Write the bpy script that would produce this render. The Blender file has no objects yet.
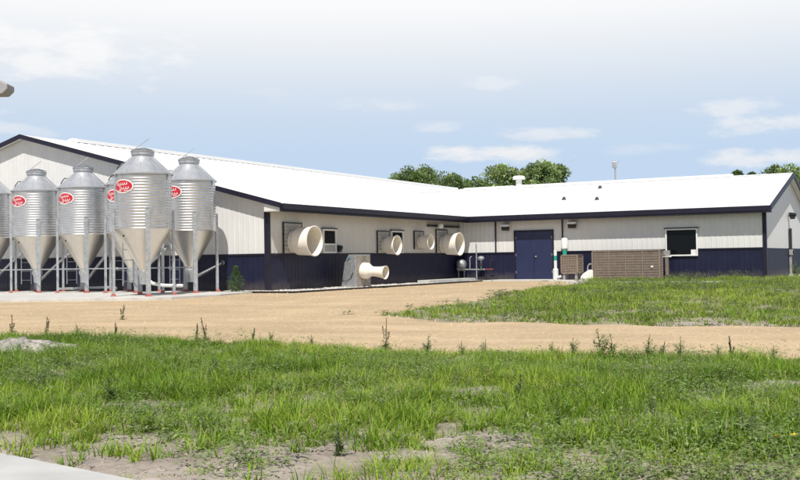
import bpy, bmesh, math, random
import numpy as np
from mathutils import Vector, Matrix
R = math.radians
random.seed(7); rng = np.random.default_rng(11)
scene = bpy.context.scene
col = scene.collection

# ------------------------------------------------------------------ camera
FPX, PITCH, ROLL, CAMH = 1022.68, 0.0205, 0.0158, 0.9073
cd = bpy.data.cameras.new('camera'); cam = bpy.data.objects.new('camera', cd); col.objects.link(cam)
cd.sensor_width = 36.0; cd.lens = 36.0 * FPX / 800.0; cd.clip_start = 0.05; cd.clip_end = 12000
cam.matrix_world = Matrix.Translation((0, 0, CAMH)) @ Matrix.Rotation(math.pi / 2 + PITCH, 4, 'X') @ Matrix.Rotation(-ROLL, 4, 'Z')
scene.camera = cam

# ------------------------------------------------------------------ light
SUN_EL = R(57)
SUN_H = Vector((-0.075, -0.997, 0)).normalized()          # horizontal direction towards the sun
SUN_DIR = Vector((SUN_H.x * math.cos(SUN_EL), SUN_H.y * math.cos(SUN_EL), math.sin(SUN_EL)))
sl = bpy.data.lights.new('sun', 'SUN'); sl.energy = 5.0; sl.angle = R(0.55); sl.color = (1.0, 0.955, 0.88)
so = bpy.data.objects.new('sun', sl); col.objects.link(so)
so.rotation_euler = SUN_DIR.to_track_quat('Z', 'Y').to_euler(); so.location = (0, -20, 40)

world = bpy.data.worlds.new('World'); scene.world = world; world.use_nodes = True
wt = world.node_tree; wt.nodes.clear()
def wn(t, **k):
    n = wt.nodes.new(t)
    for a, b in k.items(): setattr(n, a, b)
    return n
def wmath(op, a, b=None, c=None, clamp=False):
    n = wn('ShaderNodeMath', operation=op, use_clamp=clamp)
    for i, v in enumerate((a, b, c)):
        if v is None: continue
        if isinstance(v, (int, float)): n.inputs[i].default_value = v
        else: wt.links.new(v, n.inputs[i])
    return n.outputs[0]
SKYS = 0.06
sky = wn('ShaderNodeTexSky'); sky.sky_type = 'NISHITA'; sky.sun_disc = False
sky.sun_elevation = SUN_EL; sky.sun_rotation = math.atan2(SUN_H.x, SUN_H.y)
sky.altitude = 250; sky.air_density = 1.0; sky.dust_density = 0.9; sky.ozone_density = 2.2
tc = wn('ShaderNodeTexCoord'); sep = wn('ShaderNodeSeparateXYZ'); wt.links.new(tc.outputs['Generated'], sep.inputs[0])
az = wmath('ARCTAN2', sep.outputs[0], sep.outputs[1]); el = wmath('ARCSINE', sep.outputs[2])
# cloud noise in azimuth / elevation, stretched sideways as flat cumulus seen low on the horizon
cmb = wn('ShaderNodeCombineXYZ'); wt.links.new(wmath('MULTIPLY', az, 9.0), cmb.inputs[0]); wt.links.new(wmath('MULTIPLY', el, 26.0), cmb.inputs[1])
nz = wn('ShaderNodeTexNoise'); nz.inputs['Scale'].default_value = 2.0; nz.inputs['Detail'].default_value = 8; nz.inputs['Roughness'].default_value = 0.62
wt.links.new(cmb.outputs[0], nz.inputs['Vector'])
nzf = nz.outputs['Fac']
def pxdir(x, y):
    u, v = x - 400, y - 240
    c, s = math.cos(ROLL), math.sin(ROLL)
    U, V = c * u - s * v, s * u + c * v
    c, s = math.cos(PITCH), math.sin(PITCH)
    a = U / FPX; b = -V / FPX
    return Vector((a, c - b * s, s + b * c))
cloud = None
# each cloud: centre in the photograph, half sizes (pixels -> radians by the lens), strength
for (cx, cy, rx, ry, st) in [(50, 52, 150, 30, .85), (20, 132, 34, 8, .5), (498, 154, 88, 11, .95), (492, 83, 30, 9, .4), (372, 104, 46, 10, .34),
                             (440, 127, 28, 8, .5), (545, 134, 60, 9, .6), (735, 107, 52, 10, .6), (768, 124, 60, 12, .75), (765, 158, 80, 10, .8),
                             (270, 97, 36, 8, .2), (640, 150, 50, 6, .25), (-160, 110, 120, 24, .8), (980, 120, 120, 22, .8), (1250, 80, 160, 34, .8), (-420, 60, 160, 34, .8)]:
    D = pxdir(cx, cy).normalized(); a0 = math.atan2(D.x, D.y); e0 = math.asin(D.z)
    dx = wmath('DIVIDE', wmath('SUBTRACT', az, a0), rx / FPX); dy = wmath('DIVIDE', wmath('SUBTRACT', el, e0), ry / FPX)
    q = wmath('SUBTRACT', 1.0, wmath('ADD', wmath('MULTIPLY', dx, dx), wmath('MULTIPLY', dy, dy)))
    q = wmath('ADD', q, wmath('MULTIPLY', wmath('SUBTRACT', nzf, 0.51), 4.8))
    mr = wn('ShaderNodeMapRange', interpolation_type='SMOOTHSTEP'); wt.links.new(q, mr.inputs[0])
    mr.inputs[1].default_value = -0.1; mr.inputs[2].default_value = 1.35; mr.inputs[3].default_value = 0; mr.inputs[4].default_value = st
    cloud = mr.outputs[0] if cloud is None else wmath('MAXIMUM', cloud, mr.outputs[0])
# thin high veil that thickens above the horizon and breaks up overhead
nz2 = wn('ShaderNodeTexNoise'); nz2.inputs['Scale'].default_value = 1.7; nz2.inputs['Detail'].default_value = 5
wt.links.new(tc.outputs['Generated'], nz2.inputs['Vector'])
v1 = wn('ShaderNodeMapRange', interpolation_type='SMOOTHSTEP'); wt.links.new(el, v1.inputs[0])
v1.inputs[1].default_value = R(5.0); v1.inputs[2].default_value = R(15.5); v1.inputs[4].default_value = 0.97
v2 = wn('ShaderNodeMapRange', interpolation_type='SMOOTHSTEP'); wt.links.new(el, v2.inputs[0])
v2.inputs[1].default_value = R(14); v2.inputs[2].default_value = R(27); v2.inputs[3].default_value = 1.0; v2.inputs[4].default_value = 0.04
veil = wmath('MULTIPLY', v1.outputs[0], wmath('ADD', v2.outputs[0], wmath('MULTIPLY', wmath('SUBTRACT', nz2.outputs['Fac'], 0.5), wmath('SUBTRACT', 1.0, v2.outputs[0]))), clamp=True)
v3 = wn('ShaderNodeMapRange', interpolation_type='SMOOTHSTEP'); wt.links.new(el, v3.inputs[0])     # low haze, thinning upwards
v3.inputs[1].default_value = R(4); v3.inputs[2].default_value = R(26); v3.inputs[3].default_value = 0.97; v3.inputs[4].default_value = 0.0
mx0 = wn('ShaderNodeMix', data_type='RGBA'); wt.links.new(v3.outputs[0], mx0.inputs[0])
wt.links.new(sky.outputs[0], mx0.inputs[6]); mx0.inputs[7].default_value = (.56 / SKYS, .705 / SKYS, .895 / SKYS, 1)
mx = wn('ShaderNodeMix', data_type='RGBA'); wt.links.new(cloud, mx.inputs[0]); wt.links.new(mx0.outputs[2], mx.inputs[6]); mx.inputs[7].default_value = (.88 / SKYS, .885 / SKYS, .90 / SKYS, 1)
mx2 = wn('ShaderNodeMix', data_type='RGBA'); wt.links.new(veil, mx2.inputs[0]); wt.links.new(mx.outputs[2], mx2.inputs[6]); mx2.inputs[7].default_value = (1.0 / SKYS, 1.0 / SKYS, 1.0 / SKYS, 1)
bg = wn('ShaderNodeBackground'); bg.inputs[1].default_value = SKYS; wt.links.new(mx2.outputs[2], bg.inputs[0])
wo = wn('ShaderNodeOutputWorld'); wt.links.new(bg.outputs[0], wo.inputs[0])

vs = scene.view_settings; vs.view_transform = 'Standard'; vs.look = 'None'; vs.gamma = 1.0; vs.exposure = 0.0; vs.use_curve_mapping = False
scene.render.engine = 'CYCLES'

# ------------------------------------------------------------------ site frame and helpers
E_ = Vector((0.87866, -0.47744, 0)); G_ = Vector((0.47744, 0.87866, 0)); A_ = Vector((-4.625, 35.782, 0))
YAW = math.atan2(E_.y, E_.x)
L1, L2, W1, W2, S1, S2, O1, O2, RK, FH, WH, NH = 15.604, 14.175, 11.987, 6.684, 0.2576, 0.2547, 0.751, 0.50, 0.28, 0.258, 2.7, 1.215
def S(u, w, z=0.0): return A_ + E_ * u + G_ * w + Vector((0, 0, z))
def zg(y):
    t = np.clip((np.asarray(y, float) - 15) / 19, 0, 1); return -0.7 + 0.58 * t * t * (3 - 2 * t)
def gpx(x, y):                                                 # pixel -> point where that ray meets the ground
    D = pxdir(x, y); Y = 20.0
    for _ in range(150):
        k = (float(zg(Y)) - CAMH) / D.z; Y = .5 * Y + .5 * D.y * k
    return Vector((D.x * k, D.y * k, CAMH + D.z * k))
def dpx(x, y, Y): D = pxdir(x, y); return Vector((D.x * Y / D.y, Y, CAMH + D.z * Y / D.y))

def tag(o, label=None, cat=None, group=None, kind=None):
    if label: o['label'] = label
    if cat: o['category'] = cat
    if group: o['group'] = group
    if kind: o['kind'] = kind
    return o
def empty(name, loc, rz=0.0):
    o = bpy.data.objects.new(name, None); col.objects.link(o); o.location = loc; o.rotation_euler = (0, 0, rz); o.empty_display_size = .3; return o
def link(name, me, m=None, parent=None, smooth=False):
    if m and not me.materials: me.materials.append(m)
    o = bpy.data.objects.new(name, me); col.objects.link(o)
    if parent: o.parent = parent
    if smooth: me.polygons.foreach_set('use_smooth', [True] * len(me.polygons))
    return o
def copy_tree(o, parent=None):
    c = o.copy(); col.objects.link(c); c.parent = parent
    for ch in o.children: copy_tree(ch, c)
    return c

class MB:
    def __init__(s): s.v = []; s.f = []
    def add(s, vs, fs):
        b = len(s.v); s.v += [tuple(p) for p in vs]; s.f += [tuple(i + b for i in f) for f in fs]; return s
    def box(s, x0, x1, y0, y1, z0, z1):
        return s.add([(x0, y0, z0), (x1, y0, z0), (x1, y1, z0), (x0, y1, z0), (x0, y0, z1), (x1, y0, z1), (x1, y1, z1), (x0, y1, z1)],
                     [(0, 3, 2, 1), (4, 5, 6, 7), (0, 1, 5, 4), (1, 2, 6, 5), (2, 3, 7, 6), (3, 0, 4, 7)])
    def bar(s, p, q, a, b=None, up=(0, 0, 1)):
        b = b or a; p = Vector(p); q = Vector(q); d = (q - p).normalized(); up = Vector(up)
        if abs(d.dot(up)) > .98: up = Vector((0, 1, 0))
        x = d.cross(up).normalized(); y = x.cross(d)
        pts = [c + x * i * a / 2 + y * j * b / 2 for c in (p, q) for i, j in ((-1, -1), (1, -1), (1, 1), (-1, 1))]
        return s.add(pts, [(3, 2, 1, 0), (4, 5, 6, 7), (0, 1, 5, 4), (1, 2, 6, 5), (2, 3, 7, 6), (3, 0, 4, 7)])
    def tube(s, path, r, n=10, caps=True):
        path = [Vector(p) for p in path]; rs = r if isinstance(r, (list, tuple)) else [r] * len(path); b = len(s.v)
        up = Vector((0, 0, 1)); px = None
        for i, p in enumerate(path):
            d = (path[min(i + 1, len(path) - 1)] - path[max(i - 1, 0)]).normalized()
            x = d.cross(up) if px is None else px - d * px.dot(d)
            if x.length < 1e-3: x = d.cross(Vector((0, 1, 0)))
            x.normalize(); px = x; y = d.cross(x)
            for k in range(n):
                t = 2 * math.pi * k / n; s.v.append(tuple(p + (x * math.cos(t) + y * math.sin(t)) * rs[i]))
        for i in range(len(path) - 1):
            for k in range(n):
                s.f.append((b + i * n + k, b + i * n + (k + 1) % n, b + (i + 1) * n + (k + 1) % n, b + (i + 1) * n + k))
        if caps:
            s.f.append(tuple(b + k for k in range(n))[::-1]); s.f.append(tuple(b + (len(path) - 1) * n + k for k in range(n)))
        return s
    def lathe(s, prof, n=48, org=(0, 0, 0), axis='Z', closed=False):
        b = len(s.v); o = Vector(org)
        for (r, h) in prof:
            for k in range(n):
                t = 2 * math.pi * k / n; c, q = r * math.cos(t), r * math.sin(t)
                p = Vector((c, q, h)) if axis == 'Z' else Vector((h, c, q))
                s.v.append(tuple(o + p))
        for i in range(len(prof) - 1):
            for k in range(n):
                s.f.append((b + i * n + k, b + i * n + (k + 1) % n, b + (i + 1) * n + (k + 1) % n, b + (i + 1) * n + k))
        return s
    def prism(s, poly, d):                                     # poly: list of 3D points, extruded by vector d
        d = Vector(d); n = len(poly); P = [Vector(p) for p in poly]
        return s.add(P + [p + d for p in P], [tuple(range(n))[::-1], tuple(range(n, 2 * n))] + [(i, (i + 1) % n, n + (i + 1) % n, n + i) for i in range(n)])
    def mesh(s, name):
        me = bpy.data.meshes.new(name); me.from_pydata(s.v, [], s.f)
        bm = bmesh.new(); bm.from_mesh(me); bmesh.ops.recalc_face_normals(bm, faces=bm.faces); bm.to_mesh(me); bm.free(); return me
    def build(s, name, m, parent=None, smooth=False, bevel=0.0):
        o = link(name, s.mesh(name), m, parent)
        if smooth:
            for p in o.data.polygons: p.use_smooth = True
            try: o.data.set_sharp_from_angle(angle=R(35))
            except Exception: pass
        if bevel:
            md = o.modifiers.new('bevel', 'BEVEL'); md.width = bevel; md.segments = 2; md.limit_method = 'ANGLE'
        return o

def fast_mesh(name, V, F, m, parent=None, colr=None, smooth=False):
    V = np.asarray(V, np.float32); F = np.asarray(F, np.int32); k = F.shape[1]
    me = bpy.data.meshes.new(name)
    me.vertices.add(len(V)); me.vertices.foreach_set('co', V.ravel())
    me.loops.add(F.size); me.loops.foreach_set('vertex_index', F.ravel())
    me.polygons.add(len(F)); me.polygons.foreach_set('loop_start', np.arange(0, F.size, k, dtype=np.int32)); me.polygons.foreach_set('loop_total', np.full(len(F), k, np.int32))
    me.update(calc_edges=True)
    if colr is not None:
        ca = me.color_attributes.new('Col', 'FLOAT_COLOR', 'POINT')
        ca.data.foreach_set('color', np.concatenate([colr, np.ones((len(colr), 1))], 1).astype(np.float32).ravel())
    if smooth: me.polygons.foreach_set('use_smooth', np.ones(len(F), bool))
    return link(name, me, m, parent)

def lat(ix, iy, seed):
    h = (ix * 374761393 + iy * 668265263 + seed * 974634777) & 0xffffffff
    h = ((h ^ (h >> 13)) * 1274126177) & 0xffffffff
    return ((h ^ (h >> 16)) & 0xffff) / 65535.0
def vnoise(x, y, seed=0):
    x = np.asarray(x, float); y = np.asarray(y, float)
    ix = np.floor(x).astype(np.int64); iy = np.floor(y).astype(np.int64); fx = x - ix; fy = y - iy
    fx = fx * fx * (3 - 2 * fx); fy = fy * fy * (3 - 2 * fy)
    a, b, c, d = lat(ix, iy, seed), lat(ix + 1, iy, seed), lat(ix, iy + 1, seed), lat(ix + 1, iy + 1, seed)
    return (a * (1 - fx) + b * fx) * (1 - fy) + (c * (1 - fx) + d * fx) * fy
def fbm(x, y, seed=0, o=3):
    return sum(vnoise(x * 2 ** i, y * 2 ** i, seed + i) / 2 ** i for i in range(o)) / sum(1 / 2 ** i for i in range(o))

# ------------------------------------------------------------------ materials
def mat(name, c, rough=.6, metal=0.0, var=.12, scale=3.0, bump=0.0, bscale=60.0, c2=None, spec=.5, stretch=(1, 1, 1), thr=(.35, .65), coat=0):
    m = bpy.data.materials.new(name); m.use_nodes = True; t = m.node_tree; b = t.nodes['Principled BSDF']
    b.inputs['Roughness'].default_value = rough; b.inputs['Metallic'].default_value = metal; b.inputs['Specular IOR Level'].default_value = spec
    co = t.nodes.new('ShaderNodeTexCoord'); mp = t.nodes.new('ShaderNodeMapping'); mp.inputs['Scale'].default_value = stretch
    t.links.new(co.outputs['Object'], mp.inputs[0])
    n = t.nodes.new('ShaderNodeTexNoise'); n.inputs['Scale'].default_value = scale; n.inputs['Detail'].default_value = 7; n.inputs['Roughness'].default_value = .65
    t.links.new(mp.outputs[0], n.inputs['Vector'])
    r = t.nodes.new('ShaderNodeValToRGB'); r.color_ramp.elements[0].position = thr[0]; r.color_ramp.elements[1].position = thr[1]
    c2 = c2 or tuple(max(0, x * (1 - var * 1.6)) for x in c)
    r.color_ramp.elements[0].color = (*c2, 1); r.color_ramp.elements[1].color = (*[min(1, x * (1 + var * .5)) for x in c], 1)
    t.links.new(n.outputs['Fac'], r.inputs[0]); t.links.new(r.outputs[0], b.inputs['Base Color'])
    if bump:
        n2 = t.nodes.new('ShaderNodeTexNoise'); n2.inputs['Scale'].default_value = bscale; n2.inputs['Detail'].default_value = 4
        t.links.new(co.outputs['Object'], n2.inputs['Vector'])
        bp = t.nodes.new('ShaderNodeBump'); bp.inputs['Strength'].default_value = bump; bp.inputs['Distance'].default_value = .02
        t.links.new(n2.outputs['Fac'], bp.inputs['Height']); t.links.new(bp.outputs[0], b.inputs['Normal'])
    return m
def leafmat(name, gain=(1, 1, 1), trans=.35, rough=.55):
    m = bpy.data.materials.new(name); m.use_nodes = True; t = m.node_tree; b = t.nodes['Principled BSDF']
    a = t.nodes.new('ShaderNodeAttribute'); a.attribute_name = 'Col'
    g = t.nodes.new('ShaderNodeMix'); g.data_type = 'RGBA'; g.blend_type = 'MULTIPLY'; g.inputs[0].default_value = 1; g.inputs[7].default_value = (*gain, 1)
    t.links.new(a.outputs['Color'], g.inputs[6]); t.links.new(g.outputs[2], b.inputs['Base Color'])
    b.inputs['Roughness'].default_value = rough; b.inputs['Specular IOR Level'].default_value = .3
    tr = t.nodes.new('ShaderNodeBsdfTranslucent'); t.links.new(g.outputs[2], tr.inputs[0])
    mx = t.nodes.new('ShaderNodeMixShader'); mx.inputs[0].default_value = trans
    t.links.new(b.outputs[0], mx.inputs[1]); t.links.new(tr.outputs[0], mx.inputs[2]); t.links.new(mx.outputs[0], t.nodes['Material Output'].inputs[0])
    return m
M = {}
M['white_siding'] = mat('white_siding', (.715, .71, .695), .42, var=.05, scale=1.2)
M['shaded_siding'] = mat('shaded_siding', (.62, .605, .575), .42, var=.05, scale=1.2)  # white siding again, side wall's shade and warm bounce put into the colour
M['navy'] = mat('navy_siding', (.014, .016, .046), .45, var=.18, spec=.3, scale=1.5)
M['navy_trim'] = mat('navy_trim', (.017, .0155, .032), .45, var=.12, scale=2.0, spec=.3)
M['roof'] = mat('white_roof', (.80, .80, .795), .35, var=.02, scale=.6)
M['soffit'] = mat('soffit', (.45, .43, .40), .6, var=.05)
M['galv'] = mat('galvanised_steel', (.72, .73, .745), .36, .95, var=.09, scale=5.0, bump=.02, bscale=25)
M['galv_dull'] = mat('dull_galvanised_steel', (.55, .57, .59), .5, .8, var=.16, scale=9.0)
M['galv_roof'] = mat('galvanised_roof', (.62, .64, .67), .42, .55, var=.10, scale=4.0)
M['hopper'] = mat('hopper_steel', (.78, .74, .68), .36, .95, var=.04, scale=3.0, stretch=(4, 4, .6))
M['red'] = mat('red_paint', (.58, .02, .04), .4, var=.1)
M['red_foot'] = mat('faded_red_paint', (.52, .16, .13), .6, var=.25, scale=12)
M['white'] = mat('white_paint', (.82, .82, .80), .4, var=.04)
M['cream'] = mat('cream_fibreglass', (.86, .82, .735), .45, var=.05, scale=2.5, c2=(.81, .75, .64))
M['grey'] = mat('grey_paint', (.34, .33, .32), .5, var=.12)
M['greywall'] = mat('grey_shutter', (.42, .41, .39), .5, var=.1, scale=5)
M['dark'] = mat('dark_paint', (.025, .025, .03), .45, var=.2)
M['black'] = mat('black_plastic', (.012, .012, .013), .5, var=.2)
M['glass'] = mat('dark_glass', (.006, .007, .008), .10, var=.1, spec=.16)
M['brown'] = mat('brown_grille', (.27, .215, .175), .55, var=.12, scale=6)
M['brown_dark'] = mat('brown_core', (.24, .19, .155), .7, var=.15, scale=6)
M['teal'] = mat('green_band', (.03, .33, .25), .4, var=.1)
M['pvc'] = mat('white_pipe', (.80, .80, .77), .3, var=.05)
M['concrete'] = mat('concrete', (.56, .55, .52), .85, var=.13, scale=1.6, bump=.15, bscale=90)
M['concrete_pale'] = mat('pale_concrete', (.53, .53, .515), .85, var=.10, scale=1.3, bump=.15, bscale=120)
M['stone'] = mat('pale_stone', (.64, .61, .56), .85, var=.35, scale=5, bump=.3, bscale=30)
M['rubble'] = mat('rubble_stone', (.44, .41, .37), .9, var=.4, scale=4, bump=.3, bscale=30)
M['blue'] = mat('blue_tarp', (.10, .42, .60), .4, var=.1)
M['bark'] = mat('bark', (.09, .07, .05), .9, var=.3, scale=8, bump=.4, bscale=20)
M['stem'] = mat('weed_stem', (.10, .13, .05), .7, var=.25, scale=20)
M['seed'] = mat('seed_head', (.075, .050, .030), .9, var=.4, scale=40)
M['yellow'] = mat('yellow_petals', (.80, .62, .03), .6, var=.1)
M['gravel'] = mat('gravel', (.525, .40, .25), .95, var=.08, scale=.35, bump=.35, bscale=55, stretch=(1, 3.2, 1), c2=(.45, .335, .205))
M['soil'] = mat('soil', (.35, .305, .262), .95, var=.2, scale=1.1, bump=.8, bscale=26, c2=(.26, .22, .185))
M['grass'] = leafmat('grass_blades')
M['leaf'] = leafmat('weed_leaves', trans=.42)
M['tree_leaf'] = leafmat('tree_leaves', trans=.3)
def splash(m, h, c):
    t = m.node_tree; b = t.nodes['Principled BSDF']; src = b.inputs['Base Color'].links[0].from_socket
    co = t.nodes['Texture Coordinate']; n = t.nodes.new('ShaderNodeTexNoise'); n.inputs['Scale'].default_value = 5; n.inputs['Detail'].default_value = 6
    t.links.new(co.outputs['Object'], n.inputs['Vector']); sp = t.nodes.new('ShaderNodeSeparateXYZ'); t.links.new(co.outputs['Object'], sp.inputs[0])
    a = t.nodes.new('ShaderNodeMath'); a.operation = 'MULTIPLY_ADD'; t.links.new(n.outputs['Fac'], a.inputs[0]); a.inputs[1].default_value = -h * 1.6; t.links.new(sp.outputs[2], a.inputs[2])
    r = t.nodes.new('ShaderNodeMapRange'); t.links.new(a.outputs[0], r.inputs[0]); r.inputs[1].default_value = -h; r.inputs[2].default_value = h * .35; r.inputs[3].default_value = .38; r.inputs[4].default_value = 0
    x = t.nodes.new('ShaderNodeMix'); x.data_type = 'RGBA'; t.links.new(r.outputs[0], x.inputs[0]); t.links.new(src, x.inputs[6]); x.inputs[7].default_value = (*c, 1)
    t.links.new(x.outputs[2], b.inputs['Base Color'])
splash(M['navy'], .30, (.16, .13, .10))
# gravel: add fine pebble speckle to the colour
def speckle(m, scale, amt):
    t = m.node_tree; b = t.nodes['Principled BSDF']; src = b.inputs['Base Color'].links[0].from_socket
    co = t.nodes['Texture Coordinate']; v = t.nodes.new('ShaderNodeTexVoronoi'); v.inputs['Scale'].default_value = scale
    t.links.new(co.outputs['Object'], v.inputs['Vector'])
    sp = t.nodes.new('ShaderNodeSeparateColor'); t.links.new(v.outputs['Color'], sp.inputs[0])
    mr = t.nodes.new('ShaderNodeMapRange'); t.links.new(sp.outputs[0], mr.inputs[0]); mr.inputs[3].default_value = 1 - amt; mr.inputs[4].default_value = 1 + amt
    mx = t.nodes.new('ShaderNodeVectorMath'); mx.operation = 'SCALE'; t.links.new(src, mx.inputs[0]); t.links.new(mr.outputs[0], mx.inputs['Scale'])
    t.links.new(mx.outputs[0], b.inputs['Base Color'])
speckle(M['gravel'], 22, .13); speckle(M['soil'], 14, .15); speckle(M['concrete'], 40, .06)

# ------------------------------------------------------------------ ground
def axis_lines(lo, hi, step, far):
    a = list(np.arange(lo, hi + 1e-6, step)); d = step; x = hi
    up = []
    while x < far: d *= 1.45; x += d; up.append(x)
    d = step; x = lo; dn = []
    while x > -far: d *= 1.45; x -= d; dn.append(x)
    return np.array(dn[::-1] + a + up)
xs = axis_lines(-14, 20, .2, 4000); ys = axis_lines(3, 44, .2, 4000)
GX, GY = np.meshgrid(xs, ys)
def yn(x): return np.interp(x, [-30, -8.5, -6.2, -2.9, 0, 2.24, 4.65, 6.07, 9, 40], [29, 21.8, 21.1, 19.5, 17.7, 16.7, 16.0, 15.6, 15.0, 11.5]) + .25 * (vnoise(np.asarray(x) * 1.7, 3, 5) - .5)
def y1(x): return np.interp(x, [-40, -.63, .88, 3.04, 5.27, 8.14, 12, 40], [26, 24.7, 23.4, 22.45, 21.7, 20.9, 20.0, 15.5]) + .5 * (vnoise(np.asarray(x) * 1.3, 9, 6) - .5)
def ytop(x): return np.interp(x, [-.63, 1.04, 2.93, 5.0, 6.6, 8.2], [24.7, 27.35, 30.25, 36.2, 39.0, 43.5]) + 1.1 * (vnoise(np.asarray(x) * 2.3, 1, 7) - .5) * np.clip((np.asarray(x) + .6) / 1.5, 0, 1)
near = (np.abs(GX) < 22) & (GY > 2) & (GY < 46)
bump = (fbm(GX * 1.1, GY * 1.1, 2) - .5) * .10 + (vnoise(GX * 4.1, GY * 4.1, 4) - .5) * .035
onroad = (GY > yn(GX) - .3) & ((GY < y1(GX) + .3) | (GX < .2) | (GY > ytop(GX) - .4))
GZ = zg(GY) + np.where(near, np.where(onroad | (GY > 33), -.03, bump), 0)
GZ = np.where((GY < 8.75 - (GX + 3.45) * .81) & (GX < 3.2), -.78, GZ)
nx, ny = len(xs), len(ys); idx = np.arange(nx * ny).reshape(ny, nx)
F = np.stack([idx[:-1, :-1], idx[:-1, 1:], idx[1:, 1:], idx[1:, :-1]], -1).reshape(-1, 4)
gm = M['soil'].copy(); gm.name = 'ground'
t = gm.node_tree; b = t.nodes['Principled BSDF']; src = b.inputs['Base Color'].links[0].from_socket
co = t.nodes['Texture Coordinate']; sx = t.nodes.new('ShaderNodeSeparateXYZ'); t.links.new(co.outputs['Object'], sx.inputs[0])
mr = t.nodes.new('ShaderNodeMapRange'); t.links.new(sx.outputs[1], mr.inputs[0]); mr.inputs[1].default_value = 44; mr.inputs[2].default_value = 60
mx_ = t.nodes.new('ShaderNodeMix'); mx_.data_type = 'RGBA'; t.links.new(mr.outputs[0], mx_.inputs[0]); t.links.new(src, mx_.inputs[6]); mx_.inputs[7].default_value = (.08, .12, .03, 1)
t.links.new(mx_.outputs[2], b.inputs['Base Color'])
tag(fast_mesh('ground', np.stack([GX, GY, GZ], -1).reshape(-1, 3), F, gm, smooth=True), kind='structure')

# gravel yard: main track plus the yard in front of the barns, one sheet of columns
cx = np.arange(-34, 34, .2); V = []; Fq = []
def strip(f0, f1, xs_, rows, dip0, dip1):
    base = sum(len(v) for v in V); s = np.linspace(0, 1, rows)
    lo = f0(xs_); hi = np.maximum(f1(xs_), lo + .02)
    X = np.repeat(xs_[None], rows, 0); Y = lo[None] + (hi - lo)[None] * s[:, None]
    Z = zg(Y) + .012 + .012 * (fbm(X * .9, Y * 2.1, 8) - .3)
    for r_, flag in ((0, dip0), (-1, dip1)): Z[r_] = np.where(flag(xs_), Z[r_] - .14, Z[r_])
    V.append(np.stack([X, Y, Z], -1).reshape(-1, 3)); n = len(xs_)
    I = base + np.arange(rows * n).reshape(rows, n)
    Fq.append(np.stack([I[:-1, :-1], I[:-1, 1:], I[1:, 1:], I[1:, :-1]], -1).reshape(-1, 4))
def ybuild(x): return np.where(x < -4.6, 35.78 - (x + 4.62) * .5434 + .4, np.where(x < 2.9, 35.78 + (x + 4.62) * 1.84 + .4, 49.6 - (x - 2.82) * .5434 + .3))
strip(yn, y1, cx, 34, lambda x: x > -99, lambda x: x > -.6)
strip(lambda x: np.where(x < -.63, y1(x) , np.maximum(ytop(x), y1(x))), lambda x: ybuild(x), np.arange(-34, 9.0, .2), 60, lambda x: x > -.6, lambda x: x > 99)
GV = np.concatenate(V); gx, gy = GV[:, 0], GV[:, 1]
mid = (yn(gx) + y1(gx)) / 2 + .35 * np.sin(gx * .22); tone = np.ones(len(GV))
for off, wd_ in ((-.85, .30), (.80, .30), (2.2, .22), (-2.0, .2)):                      # packed wheel tracks along the road
    tone += .085 * np.exp(-((gy - mid - off - .25 * (fbm(gx * .3, gx * 0, 12) - .5)) / wd_) ** 2) * (.5 + fbm(gx * .5, gy * .5, 14))
cl_ = (gx + 1.2) * .8787 - (gy - 30) * .4774 + .6 * np.sin(gy * .25)                      # tracks turning up towards the door
for off in (-.8, .8, 2.6): tone += .07 * np.exp(-((cl_ - off) / .3) ** 2) * np.clip((gy - 24) / 3, 0, 1)
tone *= .93 + .20 * (fbm(gx * .35, gy * .7, 16) - .5) + .10 * (fbm(gx * 2.2, gy * 2.6, 18) - .5)
edge_ = np.clip((gy - yn(gx)) / .9, 0, 1); tone *= .90 + .10 * edge_
gt = M['gravel'].node_tree; gb = gt.nodes['Principled BSDF']; gs = gb.inputs['Base Color'].links[0].from_socket
ga = gt.nodes.new('ShaderNodeAttribute'); ga.attribute_name = 'Col'; gq = gt.nodes.new('ShaderNodeMix'); gq.data_type = 'RGBA'; gq.blend_type = 'MULTIPLY'; gq.inputs[0].default_value = 1
M['loose'] = M['gravel'].copy(); M['loose'].name = 'loose_gravel'
gt.links.new(gs, gq.inputs[6]); gt.links.new(ga.outputs['Color'], gq.inputs[7]); gt.links.new(gq.outputs[2], gb.inputs['Base Color'])
tag(fast_mesh('gravel_track', GV, np.concatenate(Fq), M['gravel'], colr=np.repeat(tone[:, None], 3, 1), smooth=True), kind='structure')

def slab(name, pts, z0, z1, m, **k):
    o = MB().prism([(p[0], p[1], z0) for p in pts], (0, 0, z1 - z0)).build(name, m, bevel=.012); tag(o, **k); return o
# apron under the photographer, slab under the silos, door step
slab('concrete_apron', [(-10, 14.10), (-3.45, 8.79), (-2.09, 7.69), (0.2, 5.84), (3.0, 3.57), (3.0, -6), (-10, -6)], -.85, -.675, M['concrete_pale'], kind='structure')
SLABZ = -.055
slab('silo_slab', [(-24.0, 31.9), (-12.2, 31.0), (-7.55, 30.6), (-6.9, 30.8), (-5.75, 32.6), (-5.0, 34.9), tuple(S(-.35, -.3))[:2], tuple(S(-20, -.3))[:2]], -.3, SLABZ, M['concrete'], kind='structure')

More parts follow.
